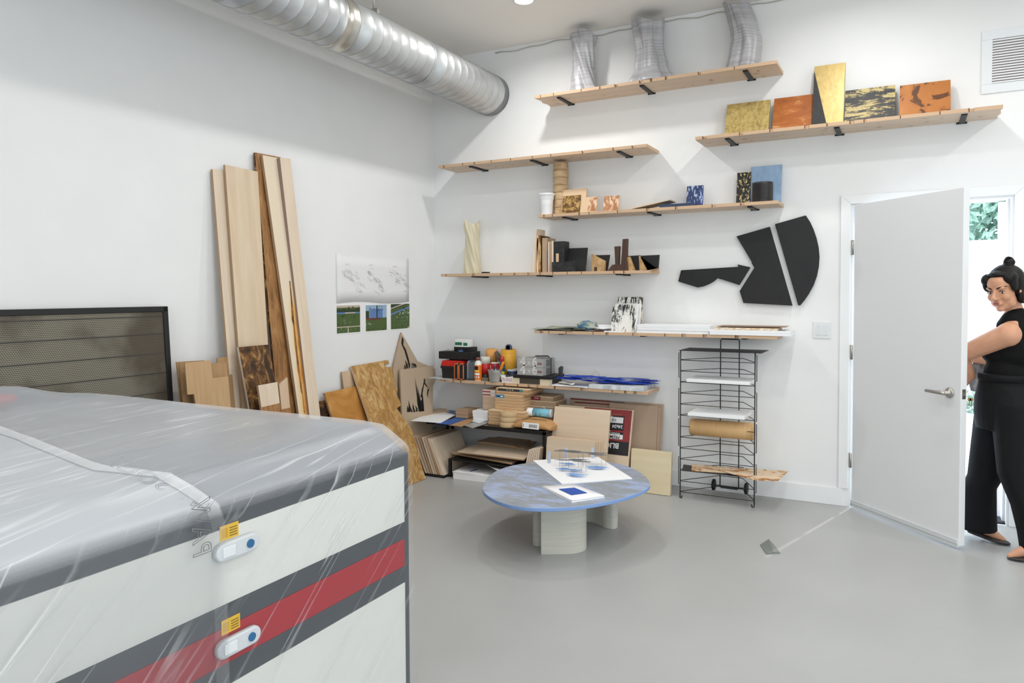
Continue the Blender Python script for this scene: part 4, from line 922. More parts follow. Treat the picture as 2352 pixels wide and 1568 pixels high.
o = slab('thick_board', 'thick greyish board with burnt top edge in the upright row', 1245.5, 1257, 546, .2, ZE, S('grey_tan', (184, 158, 130), .6), .16, GE)
slab('blue_book', 'thin blue book in the upright row', 1256.6, 1258.2, 574, .215, ZE, S('book_blue', (40, 62, 160), .5), .13, GE, cat='book')
slab('white_marked_board', 'pale board with a white oval tag in the upright row', 1258.6, 1262, 555, .215, ZE, PLYZ, .14, GE)
slab('thin_board', 'brownish board just left of the black box block', 1262.6, 1266.5, 554, .215, ZE, S('pinkish_ply', (180, 148, 122), .6), .14, GE)
slab('thin_board', 'pale board touching the tall black block', 1267, 1271, 553, .215, ZE, PLYZ, .14, GE)
BLKW = NZ('black_stained_wood', [(0.45, (28, 27, 28)), (0.62, (46, 45, 46)), (0.70, (104, 100, 96))], (20, 20, 40), 7, .55, .6, nrough=.7)
slab('black_block', 'tall scuffed black block behind the low black box', 1271.5, 1296, 554, .21, ZE, BLKW, .10, cat='block')
slab('pale_stick', 'short pale stick standing before the tall black block', 1277, 1282.5, 582, .225, ZE, MAPLE, .012, cat='stick')
slab('black_box', 'low worn black box in front of the tall black block', 1267.5, 1319, 601, .262, ZE, BLKW, .035, cat='box')
panel('black_board', 'plain black square panel right of the tall black block', 1296.5, 1346, 570, .16, ZE, .018, [BLACKP, BLACKP], .05)
def flat(name, label, px, d, zb, th, mat, cat='block', group=None, yoff=0):
    P = [Bw(x, y, d) for x, y in px]
    for p in P:
        if p.z < zb + .009: p.z = zb
    return tag(MB().prism(P, (0, th, 0)).build(name, mat, bevel=.0006), label, cat, group)
SPALT = NZ('figured_wood', [(0.35, (158, 122, 78)), (0.7, (206, 172, 124))], (14, 14, 9), 6, .5, 1.2)
WALN = WOOD('walnut', (62, 38, 26), (88, 56, 40), 'z', .6)
flat('black_slab', 'black slanted slab behind the house-shaped wood block', [(1367, 586), (1400, 585), (1394, 626), (1372, 626)], .19, ZE, .018, BLACKP)
hs = flat('house_block', 'house-shaped figured wood block with slanted roof and dark door', [(1358, 583), (1389, 599), (1388, 627), (1360, 627)], .23, ZE, .035, SPALT)
P = [Bw(x, y, .2306) for x, y in ((1364.5, 613), (1371.5, 613), (1371.5, 626), (1364.5, 626))]
MB().prism(P, (0, .0008, 0)).build('dark_door', WALN, hs)
flat('walnut_sculpture', 'dark walnut block with two chimney-like towers', [(1395, 627), (1406, 608), (1413, 607), (1411, 566), (1422, 565), (1420, 607), (1426, 607), (1428, 580), (1430, 549), (1440, 548), (1439, 585), (1443, 627)], .235, ZE, .04, WALN, 'sculpture')
flat('black_slab', 'black slanted slab between the walnut towers and the last black slab', [(1438, 588), (1470, 586), (1469, 625), (1450, 625)], .18, ZE, .018, BLACKP)
flat('wood_wedge', 'figured wood wedge leaning right beside the walnut towers', [(1436, 592), (1446, 589), (1458, 625), (1440, 625)], .225, ZE, .03, SPALT)
flat('black_slab', 'wide black slab at the right end of the eye-level shelf', [(1472, 587), (1514, 585), (1511, 624), (1480, 624)], .16, ZE, .018, BLACKP)
flat('wood_wedge', 'bent figured wood wedge before the rightmost black slab', [(1467, 587), (1485, 619), (1511, 616), (1511, 623), (1469, 624)], .215, ZE, .03, SPALT)

# shelf F
BW1 = NZ('black_white_streak', [(0.44, (20, 20, 22)), (0.475, (24, 24, 26)), (0.49, (226, 225, 220)), (0.7, (236, 235, 230))], (26, 26, 5), 12, .6, .3, nrough=.82)
BW2 = NZ('black_white_bars', [(0.47, (22, 22, 24)), (0.50, (24, 24, 26)), (0.515, (230, 229, 224)), (0.7, (236, 235, 230))], (60, 60, 5), 7, .6, .4, nrough=.7)
panel('art_panel', 'rear white panel with black vertical bars, peeking over the front streaked panel', 1417, 1475, 682, .13, ZF, .02, [BW2, MAPLE], .05)
panel('art_panel', 'middle white-edged panel sandwiched between the two black and white panels', 1412, 1470, 697, .17, ZF, .02, [WHITE, WHITE], .05)
panel('art_panel', 'front white panel with black blotchy vertical streaks, between papers and white boards', 1405, 1463, 699, .215, ZF, .02, [BW1, WHITE], .05)
def stack(name, labels, L, R, py, d0, d1, z0, th, n, mat, group, cat='board', jit=.004, bev=.001, mats=None):
    x0, x1 = Bw(L, py, d0).x, Bw(R, py, d0).x; r2 = random.Random(int(L)); z = z0
    for k in range(n):
        jx, jy = r2.uniform(-jit, jit), r2.uniform(0, jit)
        o = MB().box(x0 + jx, x1 + jx, -d0 + jy, -d1 + jy, z + .0002, z + th - .0004).build(name, (mats[k % len(mats)] if mats else mat), bevel=bev)
        tag(o, labels[k] if isinstance(labels, (list, tuple)) else labels, cat, group); z += th
    return z
WB = S('white_foamboard', (241, 242, 244), .6)
lv_ = lambda a, n: ['%s, %s' % (a, q) for q in ({2: ('lower one', 'upper one'), 3: ('bottom one', 'middle one', 'top one'), 4: ('bottom one', 'second from bottom', 'third from bottom', 'top one'), 5: ('bottom one', 'second from bottom', 'middle one', 'fourth from bottom', 'top one')}[n])]
stack('white_board', lv_('white board in the stack right of the streaked panels', 3), 1462, 1629, 760, .275, .06, ZF, .021, 3, WB, 'white boards, left stack')
zf = stack('white_board', lv_('white board in the right-end stack under thin wood sheets', 2), 1629, 1816, 765, .29, .05, ZF, .018, 2, WB, 'white boards, right stack')
zf = stack('canvas_board', ['pale canvas-edged panel lying on the right white boards'], 1640, 1786, 752, .27, .07, zf, .017, 1, NZ('canvas_edge', [(.45, (206, 178, 142)), (.6, (232, 226, 214))], (30, 30, 90), 3, .7), None)
stack('brown_sheet', ['thin brown-edged sheet topmost on the right white boards'], 1648, 1805, 742, .27, .08, zf + .006, .004, 1, S('brown_sheet', (150, 122, 100), .6), None)
# papers and scraps at the left end
SAGE, SAGE2 = S('sage_paper', (168, 172, 148), .7), S('sage_paper_pale', (186, 189, 172), .7)
def sheet(name, label, c, w_, d_, ang, mat, z, amp=.004, seed=1, cat='paper', group=None, th=.0006):
    mb = MB(); rows = []; r2 = random.Random(seed); p1_, p2_ = r2.uniform(0, 6), r2.uniform(0, 6); a = math.radians(ang)
    for i in range(9):
        row = []
        for j in range(9):
            u, v = (i / 8 - .5) * w_, (j / 8 - .5) * d_
            e_ = max(abs(i / 8 - .5), abs(j / 8 - .5)) * 2
            zz = z + .0004 + amp * (.5 + .5 * math.sin(i * .7 + p1_) * math.cos(j * .6 + p2_)) * e_
            row.append(mb.pt((c[0] + u * math.cos(a) - v * math.sin(a), c[1] + u * math.sin(a) + v * math.cos(a), zz)))
        rows.append(row)
    mb.loft(rows, False, True, False); o = mb.build(name, mat); s = o.modifiers.new('t', 'SOLIDIFY'); s.thickness = th; s.offset = 1
    return tag(o, label, cat, group)
GF = 'loose sage papers on the shelf end'
sheet('dark_paper', 'dark grey sheet under the sage papers at the shelf left end', (1.33, -.16), .36, .22, -6, S('dark_paper', (112, 110, 100), .7), ZF, .003, 1, group=GF)
sheet('paper_sheet', 'pale sage sheet hanging over the shelf left end, bottom of the sage papers', (1.29, -.175), .34, .21, 4, SAGE2, ZF + .006, .010, 2, group=GF)
sheet('paper_sheet', 'sage green sheet under the blue tape, top of the loose papers', (1.42, -.15), .36, .2, -3, SAGE, ZF + .018, .012, 3, group=GF)
sheet('paper_sheet', 'grey glossy sheet lying right of the sage papers', (1.60, -.17), .22, .16, 15, S('grey_gloss', (150, 152, 152), .3), ZF + .004, .02, 4, group=GF)
tp = MB().box(1.40, 1.55, -.2, -.185, ZF + .0325, ZF + .0335).build('blue_tape_strip', S('blue_tape', (78, 124, 204), .6)); tag(tp, 'strip of blue tape lying on the sage papers', 'tape')
def crumple(name, label, c, rad, mat, seed, cat='paper', flat_=.6, group=None):
    mb = MB(); R = []; n, m_ = 22, 14
    for i in range(m_ + 1):
        th = math.pi * (i + .02) / (m_ + .04); ring = []
        for k in range(n):
            d = V((math.sin(th) * math.cos(2 * math.pi * k / n), math.sin(th) * math.sin(2 * math.pi * k / n), -math.cos(th)))
            s_ = 1 + .45 * noise.noise(d * 2.2 + V((seed, 0, 0))) + .28 * (abs(noise.noise(d * 5 + V((0, seed, 0)))) - .2)
            ring.append(mb.pt((c[0] + d.x * rad[0] * s_, c[1] + d.y * rad[1] * s_, max(c[2], c[2] + rad[2] * (1 + d.z * s_) * .98))))
        R.append(ring)
    mb.loft(R, sm=False); return tag(mb.build(name, mat), label, cat, group)
x = Bw(1347, 757, .17).x
crumple('crumpled_paper', 'crumpled blue-grey painted paper on the shelf beside the sage papers', (x, -.17, ZF), (.085, .07, .037), NZ('blue_painted_paper', [(.38, (60, 98, 130)), (.5, (122, 150, 156)), (.62, (176, 178, 162))], (14, 14, 14), 4, .6), 2.0)
x = Bw(1375, 755, .2).x
sheet('brown_paper', 'small brown folded paper under the white scraps', (x + .01, -.20), .13, .1, 14, S('brown_paper', (170, 116, 82), .7), ZF, .014, 6)
stack('white_block', lv_('small white block left of the streaked panels', 3), 1372, 1404, 752, .16, .06, ZF, .017, 3, WHITE, 'small white blocks by the streaked panels', 'block', .012)
sheet('white_scrap', 'white paper scrap tilted on the brown folded paper', (x + .04, -.19), .14, .09, 10, WHITE, ZF + .016, .02, 7)
tag(MB().box(Bw(1388, 760, .27).x, Bw(1432, 760, .27).x, -.275, -.235, ZF, ZF + .008).build('white_strip', WHITE), 'flat white strip lying before the streaked panel', 'strip')

# ---------------------------------------------------------------- black wall piece, three boards
def wp(zx, zy): return Bw(1420 + zx / 4.127, 340 + zy / 4.127, .03)
BLKM = NZ('matt_black_board', [(0.3, (20, 20, 22)), (0.7, (28, 28, 31))], (12, 12, 12), 5, .65, bump=.05)
def art(label, pts): 
    P = [wp(*q) for q in pts]
    return tag(MB().prism(P, (0, .022, 0)).prism([p + V((0, .022, 0)) for p in [sum(P, V()) / len(P) + (q - sum(P, V()) / len(P)) * .25 for q in P]], (0, .008, 0)).build('wall_relief', BLKM, bevel=.001), label, 'wall art', None)
art('long black fish-like wall board with barbed tip, left of the three black boards', [(595, 1157), (1138, 1124), (1130, 1102), (1250, 1128), (1147, 1297), (940, 1230), (905, 1262), (860, 1288), (805, 1310), (750, 1320), (568, 1263)])
art('black notched polygon wall board, middle of the three black boards', [(1120, 836), (1435, 745), (1650, 1493), (1187, 1467), (1150, 1355), (1294, 1127)])
art('black wall board with a curved right edge, nearest the door', [(1485, 720), (1777, 637), (1818, 700), (1850, 770), (1878, 850), (1898, 940), (1906, 1030), (1900, 1120), (1882, 1210), (1850, 1300), (1806, 1380), (1765, 1440), (1724, 1490), (1706, 1490)])

# ================================================================== lowest shelf: tools
def bxo(name, label, cat, L, R, T, d, dep, zb, mat, group=None, bev=.0015, parent=None, py=860, rot=0, lab_=None, h=None):
    x0, x1 = Bw(L, py, d).x, Bw(R, py, d).x; zt = zb + h if h else Bw((L + R) / 2, T, d).z
    M = rotz(rot, (x0, -d, 0)) if rot else None
    o = MB().box(x0, x1, -d, -d + dep, zb + .0003, zt, M).build(name, mat, parent, bevel=bev)
    if parent is None: tag(o, label, cat, group)
    elif label: lab(o, label)
    return o, x0, x1, zt
sheet('grey_sheet', 'pale grey thin sheet sticking out under the tool box at the shelf left end', (.245, -.205), .24, .22, -4, S('pale_grey_sheet', (196, 198, 202), .5), ZG, .003, 9, th=.002)
TBK, TRD = S('toolbox_black', (30, 31, 33), .45), S('toolbox_red', (206, 40, 34), .4)
zq = ZG + .003
x0, x1 = Bw(1014, 872, .25).x, Bw(1064, 872, .25).x
tbx = thing('tool_box', 'small black tool box with a red lid at the left end of the lowest shelf', 'tool box', ((x0 + x1) / 2, -.17, zq))
zl = Bw(1035, 841, .25).z; zr = Bw(1035, 828, .25).z
MB().prism([(x0 + .008, -.25, zq), (x1 - .008, -.25, zq), (x1, -.25, zl), (x0, -.25, zl)], (0, .16, 0)).build('tool_box_body', TBK, tbx, bevel=.004)
MB().box(x0 - .006, x1 + .006, -.256, -.084, zl - .022, zl).build('rim', TBK, tbx, bevel=.003)
ld_ = MB().prism([(x0 - .006, -.257, zl), (x1 + .006, -.257, zl), (x1 - .012, -.257, zr), (x0 + .014, -.257, zr)], (0, .174, 0)).build('lid', TRD, tbx, bevel=.005)
MB().box(x0 + .05, x1 - .05, -.20, -.13, zr, zr + .012).build('carry_handle', TBK, ld_, bevel=.003)
z1 = zr + .0125
o, a, b, z2 = bxo('black_case', 'flat black case lying on the red tool box lid', 'case', 1008, 1082, 808, .25, .15, z1, BLACKP, rot=4)
o, a, b, z3 = bxo('black_box', 'small black box standing on the flat black case', 'box', 1043, 1083, 797, .17, .10, z2, BLACKP)
o, a, b, z4 = bxo('tissue_box', 'little white box with green labels, topmost of the tool box pile', 'box', 1045, 1074, 780, .16, .09, z3, S('box_white', (240, 241, 240), .5), py=790)
GL = S('label_green', (36, 112, 74), .5)
MB().box(a + .002, a + (b - a) * .55, -.1606, -.16, z3 + .015, z4 - .022).build('green_label', GL, o)
MB().box(a + (b - a) * .66, b - .002, -.1606, -.16, z3 + .012, z4 - .026).build('green_label', GL, o)
x = Bw(1057, 806, .22).x
st_ = thing('tape_roll', 'small blue tape roll lying on the flat black case', 'tape', (x, -.21, z2))
MB().lathe((x, -.21, z2), [(.022, 0), (.022, .012), (.012, .012), (.012, 0)], 20).build('roll', S('tape_blue', (66, 108, 150), .5), st_)
MB().lathe((x, -.21, z2 + .0125), [(.018, 0), (.018, .01), (.010, .01)], 20).build('cap', BLACKP, st_)
crumple('plastic_bag', 'crumpled clear plastic bag on the flat black case', (Bw(1034, 808, .2).x, -.20, z2), (.03, .03, .012), S('bag_clear', (196, 192, 186), .3, alpha=.7), 4.4, 'bag')
# orange trimmed case
x0, x1 = Bw(1049, 872, .262).x, Bw(1071, 872, .262).x; zt = Bw(1060, 834, .262).z
oc = thing('trimmed_pouch', 'upright black pouch with two orange piping loops, right of the tool box', 'pouch', ((x0 + x1) / 2, -.27, ZG))
MB().box(x0, x1, -.300, -.262, ZG + .004, zt).build('pouch_body', S('fabric_black', (34, 34, 36), .8), oc, bevel=.006)
ORT = S('orange_trim', (220, 120, 60), .5)
for a, b in ((x0, x0 + (x1 - x0) * .45), (x0 + (x1 - x0) * .5, x1)):
    P = [(a + .003, -.302, ZG + .012), (a + .003, -.302, zt - .02), (a + .012, -.302, zt - .004), (b - .003, -.302, zt - .001)]
    Q = [(b - .003, -.302, zt - .02), (b - .003, -.302, ZG + .012), ((a + b) / 2, -.302, ZG + .005), (a + .003, -.302, ZG + .012)]
    MB().tube(P + Q[:0], .0045, 8).tube([(b - .004, -.302, zt - .012), (b - .004, -.302, ZG + .014), ((a + b) / 2, -.302, ZG + .006), (a + .003, -.302, ZG + .014)], .0045, 8).build('piping', ORT, oc)
# grey letter-tray / dispenser
x0, x1 = Bw(1071, 872, .27).x, Bw(1092, 872, .27).x; zt = Bw(1082, 822, .2).z
gd = thing('desk_dispenser', 'grey curved plastic dispenser left of the white glue bottle', 'dispenser', ((x0 + x1) / 2, -.2, ZG))
GP_ = S('grey_clear_plastic', (138, 144, 150), .25)
P = [V((x0, -.265, ZG + .012)), V((x0, -.262, zt - .05)), V((x0, -.245, zt - .022)), V((x0, -.13, zt)), V((x0, -.12, zt - .004)), V((x0, -.12, ZG + .012))]
MB().prism(P, (.010, 0, 0)).build('side_wall', GP_, gd, bevel=.002); MB().prism([p + V((x1 - x0 - .010, 0, 0)) for p in P], (.010, 0, 0)).build('side_wall', GP_, gd, bevel=.002)
MB().box(x0 + .01, x1 - .01, -.24, -.125, ZG + .012, zt - .03).build('inner_tray', S('tray_dim', (104, 110, 118), .35), gd)
MB().box(x0 - .006, x1 + .004, -.275, -.11, ZG + .0003, ZG + .0118).build('base', S('dark_grey_plastic', (62, 64, 66), .4), gd, bevel=.003)
# glue bottle
def tube_item(name, label, cat, cx_px, cy_px, d, group=None): 
    x = Bw(cx_px, cy_px, d).x; return thing(name, label, cat, (x, -d, ZG), group), x
g, x = tube_item('glue_bottle', 'white glue bottle with an orange label and brown cap', 'bottle', 1098.5, 876, .26)
hz_ = lambda py, d: Bw(1098, py, d).z
r = .031; GW = S('bottle_white', (238, 236, 228), .35)
MB().lathe((x, -.26, ZG), [(r - .002, .0005), (r, .004), (r, hz_(838, .26) - ZG), (r * .92, hz_(832, .26) - ZG), (r * .55, hz_(828, .26) - ZG), (r * .5, hz_(827, .26) - ZG)], 28).build('bottle_body', GW, g)
MB().lathe((x, -.26, hz_(827, .26)), [(r * .56, 0), (r * .54, .022), (r * .4, .024)], 20).build('cap', S('cap_brown', (128, 74, 54), .5), g)
lb = MB().lathe((x, -.26, hz_(872, .26)), [(r + .0006, 0), (r + .0006, hz_(838, .26) - hz_(872, .26))], 28, caps=False).build('label', S('label_orange', (230, 122, 30), .45), g)
def patchcyl(x, y, r, z0, z1, a0, a1, mat, name, par, n=8):
    mb = MB(); A = [mb.pt((x + math.sin(math.radians(a0 + (a1 - a0) * k / n)) * r, y - math.cos(math.radians(a0 + (a1 - a0) * k / n)) * r, z0)) for k in range(n + 1)]
    B_ = [mb.pt(mb.v[i] + V((0, 0, z1 - z0))) for i in A]
    return mb.loft([A, B_], False, True, False).build(name, mat, par)
patchcyl(x, -.26, r + .001, hz_(853, .26), hz_(849, .26), -55, 45, S('label_yellow2', (238, 196, 60), .5), 'printed_band', lb)
patchcyl(x, -.26, r + .001, hz_(848.5, .26), hz_(840, .26), -40, 30, BLACKP, 'printed_panel', lb)
patchcyl(x, -.26, r + .001, hz_(860, .26), hz_(856, .26), -50, 50, WHITE, 'printed_band', lb)
for q in (-38, -4, 30): patchcyl(x, -.26, r + .001, hz_(867, .26), hz_(863, .26), q, q + 14, WHITE, 'printed_mark', lb)
# canister white over red
g, x = tube_item('red_canister', 'tall canister with white upper half and red lower half behind the bucket', 'canister', 1115, 866, .20)
zz = lambda py, d=.2: Bw(1115, py, d).z
MB().lathe((x, -.2, ZG), [(.042, 0), (.042, .02), (.042, zz(858) - ZG)], 28).build('base', BLACKP, g)
lab(MB().lathe((x, -.2, zz(858)), [(.0425, 0), (.0425, zz(834) - zz(858))], 28).build('red_sleeve', S('canister_red', (176, 28, 34), .4), g), 'red lower half')
lab(MB().lathe((x, -.2, zz(834)), [(.042, 0), (.042, zz(820) - zz(834)), (.038, zz(819) - zz(834)), (.02, zz(819) - zz(834))], 28).build('lid', S('canister_white', (214, 212, 204), .4), g), 'white upper half')
bxo('silver_tin', 'small silver tin between the glue bottle and the bucket', 'tin', 1105, 1121, 867, .27, .05, ZG, S('tin', (150, 146, 136), .4, .8))
# tape rolls etc at the back
g, x = tube_item('orange_tape_roll', 'upright orange masking tape roll behind the red jar', 'tape', 1129, 845, .10); zz2 = lambda py: Bw(1129, py, .10).z
MB().lathe((x, -.10, zz2(832)), [(.048, 0), (.048, zz2(801) - zz2(832)), (.038, zz2(801) - zz2(832)), (.038, .01)], 30).build('tape', S('masking_orange', (222, 160, 88), .6), g)
MB().lathe((x, -.10, ZG), [(.046, 0), (.046, zz2(832) - ZG - .0005)], 30).build('core_below', S('masking_ochre', (206, 150, 70), .6), g)
g, x = tube_item('red_jar', 'red jar with white rim behind the bucket', 'jar', 1137, 850, .17)
zj = lambda py: Bw(1137, py, .17).z
MB().lathe((x, -.17, ZG), [(.036, 0), (.036, zj(845) - ZG), (.036, zj(834) - ZG)], 26).build('jar_body', S('jar_red', (182, 28, 38), .4), g)
MB().lathe((x, -.17, zj(834)), [(.037, 0), (.037, .007), (.03, .007)], 26).build('rim', WHITE, g)
g, x = tube_item('yellow_tape_roll', 'large upright yellow tape roll, tallest thing among the tools', 'tape', 1168, 848, .11); zy = lambda py: Bw(1168, py, .11).z
MB().lathe((x, -.11, ZG), [(.066, 0), (.066, zy(802) - ZG), (.052, zy(802) - ZG), (.052, .02)], 36).build('tape', NZ('yellow_tape', [(.3, (206, 150, 36)), (.7, (220, 164, 46))], (3, 3, 50), 3, .5), g)
tr_ = MB(); c = V((x - .008, -.09, zy(802) + .014)); tr_.lathe(c + V((0, -.012, 0)), [(.028, 0), (.028, .024), (.019, .024), (.019, 0)], 26, (0, 1, 0))
tag(tr_.build('tape_ring', S('tape_slate', (84, 92, 126), .5)), 'slate blue tape ring standing on top of the yellow tape roll', 'tape')
dk = MB().lathe((Bw(1145, 830, .14).x, -.14, zj(818)), [(.045, -.011), (.047, -.008), (.047, .008), (.045, .011)], 30, (.82, .25, .5)).build('dark_disc', S('disc_brown', (88, 78, 66), .5))
tag(dk, 'dark brown disc leaning between the orange roll and the yellow roll', 'disc')
g, x = tube_item('paint_tube', 'teal bottle with a red and white cap, beside the bucket', 'bottle', 1154, 856, .22); zp = lambda py: Bw(1154, py, .22).z
MB().lathe((x, -.22, ZG), [(.022, 0), (.022, zp(840) - ZG), (.018, zp(834) - ZG), (.016, zp(830) - ZG)], 22).build('bottle_body', NZ('teal_label', [(.4, (22, 56, 92)), (.52, (20, 108, 120)), (.62, (200, 190, 40))], (14, 14, 30), 2, .4, interp='CONSTANT'), g)
MB().lathe((x, -.22, zp(830)), [(.017, 0), (.017, .010), (.018, .011), (.017, zp(819) - zp(830)), (.010, zp(817.5) - zp(830))], 20).build('cap', S('cap_red', (196, 56, 62), .4), g)
g, x = tube_item('paint_tub', 'blue paint tub with white lid between the bucket and the grey boxes', 'tub', 1177, 868, .17); zp2 = lambda py: Bw(1177, py, .17).z
MB().lathe((x, -.17, ZG), [(.040, 0), (.046, zp2(852) - ZG)], 28).build('tub_body', NZ('tub_blue', [(.45, (26, 40, 70)), (.55, (92, 140, 168))], (10, 10, 16), 1, .4, interp='CONSTANT'), g)
MB().lathe((x, -.17, zp2(852)), [(.048, 0), (.048, .016), (.044, .018), (.042, .012)], 28).build('lid', S('tub_lid', (186, 196, 214), .4), g)
# bucket with pens
bxc = Bw(1136, 880, .27).x; zb_ = lambda py: Bw(1136, py, .27).z; bh = zb_(849.5) - ZG
bk = thing('metal_bucket', 'small galvanised bucket holding pens at the shelf front', 'bucket', (bxc, -.262, ZG)); BZ = S('bucket_zinc', (188, 192, 194), .38, .75)
MB().lathe((bxc, -.262, ZG), [(.044, .003), (.046, 0), (.047, .006), (.061, bh), (.0635, bh + .002), (.0635, bh - .003), (.059, bh - .002), (.046, .01), (.01, .008)], 36).build('bucket_body', BZ, bk)
MB().lathe((bxc, -.262, ZG + bh * .86), [(.0592, 0), (.0606, .003), (.0598, .006)], 36, caps=False).build('bead', BZ, bk)
for k, (dx, dy, tx_, ty_, L_, m, la) in enumerate(((-.03, 0, -.20, -.05, .13, S('pen_pink', (190, 130, 120), .5), 'pinkish pen leaning left in the bucket'), (-.012, .012, -.06, .04, .135, S('pen_slate', (70, 84, 98), .5), 'slate pen upright in the bucket'),
                                  (.0, -.02, .0, -.05, .13, S('pen_dark', (40, 52, 70), .5), 'dark pen at the front of the bucket'), (.008, .02, .05, .1, .14, BLACKP, 'black pencil with a pale tip in the bucket'), (.02, .0, .12, .02, .12, S('pen_blue2', (60, 90, 150), .5), 'blue pen leaning right in the bucket'))):
    p = V((bxc + dx * .6, -.262 + dy * .6, ZG + .012)); d = V((tx_, ty_, 1)).normalized()
    tag(MB().tube([p, p + d * L_ * .92, p + d * L_], [.0045, .0045, .0015], 8).build('pen', m), la, 'pen')
p = V((bxc + .018, -.268, ZG + .02)); d = V((.42, -.03, .9)).normalized()
kn = thing('utility_knife', 'orange handled utility knife sticking out of the bucket', 'knife', p)
MB().tube([p, p + d * .075, p + d * .09], [.004, .0055, .008], 8).build('blade_holder', S('knife_red', (206, 70, 40), .4), kn)
MB().tube([p + d * .09, p + d * .10, p + d * .15, p + d * .165, p + d * .17], [.009, .012, .0125, .010, .004], 10).build('grip', S('knife_orange', (240, 136, 26), .4), kn)
# striped paper box
x0, x1 = Bw(1151, 878, .26).x, Bw(1178, 878, .26).x; zt = Bw(1165, 861, .26).z
pb = thing('striped_carton', 'small white carton with red and blue stripes right of the bucket', 'carton', ((x0 + x1) / 2, -.24, ZG))
mbp = MB(); mbp.prism([(x0 + .012, -.265, ZG + .0003), (x1, -.265, ZG + .0003), (x1 + .004, -.265, zt - .012), (x0 + .045, -.265, zt - .018), (x0 - .002, -.265, zt)], (0, .06, 0))
mbp.build('carton_body', WHITE, pb)
for k in range(7):
    a = x0 + .018 + k * (x1 - x0 - .02) / 7
    MB().prism([(a, -.2656, ZG + .008), (a + .005, -.2656, ZG + .008), (a + .001, -.2656, zt - .02 - .004 * (k % 3)), (a - .004, -.2656, zt - .02)], (0, .0005, 0)).build('stripe', [S('stripe_red', (196, 60, 90), .5), S('stripe_navy', (38, 44, 70), .5)][k % 2], pb)
crumple('dark_pad', 'dark scouring pad stuffed in the striped carton', (x0 + .05, -.235, zt - .03), (.03, .016, .013), S('pad_brown', (70, 60, 52), .8), 6.1, 'pad')
# black tray on two wooden stretched frames
GFm = 'small dark canvases with pale wooden corners'
xa, xb = Bw(1177, 880, .275).x, Bw(1262, 880, .275).x; z = ZG
for k in range(2):
    fr_ = thing('stretcher_board', ['dark canvas panel with pale corners, bottom one under the black tray', 'dark canvas panel with pale corners, directly under the black tray'][k], 'panel', ((xa + xb) / 2, -.16, z), GFm)
    MB().box(xa + .002, xb - .002, -.272, -.04, z + .0004, z + .0225).build('canvas_side', S('canvas_dark', (74, 68, 58), .7), fr_)
    for q0, q1 in ((xa, xa + .065), (xb - .085, xb)): MB().box(q0, q1, -.276, -.225, z + .0002, z + .0230).build('pale_corner', S('corner_pale', (222, 210, 184), .6), fr_)
    z += .0232
zt_ = z
tag(MB().box(Bw(1178, 876, .285).x, Bw(1252, 876, .285).x + .05, -.285, -.02, z + .0002, z + .024).build('black_tray', BLACKP, bevel=.002), 'flat black tray carrying the two grey boxes', 'tray'); z += .0242
GB_ = S('grey_box', (170, 169, 166), .55); GBD = S('grey_box_dim', (112, 112, 112), .5); GBL = S('grey_box_ink', (208, 208, 207), .55)
xa, xb = Bw(1188, 860, .27).x, Bw(1246, 860, .27).x; hb = Bw(1215, 824, .27).z; hb = (Bw(1188, 824, .27).z - z) / 2
for k in range(2):
    gb = thing('photo_box', ['grey storage box marked 4x6, lower of the two', 'grey storage box marked 4x6, upper of the two'][k], 'box', ((xa + xb) / 2, -.15, z), 'grey 4x6 storage boxes')
    MB().box(xa, xb, -.27, -.04, z + .0003, z + hb).build('box_body', GB_, gb, bevel=.002)
    lab(MB().box(xb, xb + .0012, -.20, -.12, z + .006, z + hb - .006).build('window_panel', GBD, gb), 'darker panel on the box side')
    MB().box(xa - .001, xb + .0016, -.115, -.10, z + .0002, z + hb + .0008).build('elastic_band', S('elastic', (44, 42, 42), .6), gb)
    text('4', .105, (xa + .025, -.27, z + .012), (1, 0, 0), (0, 0, 1), GBL, gb, 'number', bold=.003)
    text('x', .06, (xa + .095, -.27, z + .022), (1, 0, 0), (0, 0, 1), GBL, gb, 'number', bold=.001)
    text('6', .105, (xa + .135, -.27, z + .012), (1, 0, 0), (0, 0, 1), GBL, gb, 'number', bold=.003)
    tg = MB().box(xb - .048, xb - .008, -.2712, -.27, z + hb * .38, z + hb * .62).build('name_tag', S('tag_maroon', (84, 44, 48), .5), gb)
    MB().box(xb - .044, xb - .014, -.2716, -.2712, z + hb * .47, z + hb * .53).build('tag_line', S('tag_line', (200, 190, 186), .5), tg)
    z += hb + .001
tag(MB().tube([(xa + .09, -.13, z + .003), (xa + .10, -.13, z + .014), (xa + .20, -.10, z + .016), (xa + .21, -.10, z + .004)], .005, 8).build('black_strap', BLACKP), 'black strap handle lying on the upper grey box', 'strap')
xt_ = Bw(1283, 858, .12).x + .02
tag(MB().prism([(xt_ - .022, -.12, zt_ + .026), (xt_ + .006, -.12, zt_ + .026), (xt_ + .012, -.12, zt_ + .09), (xt_ - .002, -.12, zt_ + .096), (xt_ - .024, -.12, zt_ + .08)], (0, .03, 0)).build('tape_dispenser', S('dispenser_dark', (64, 66, 70), .4), bevel=.004), 'dark tape dispenser standing behind the grey boxes', 'dispenser')
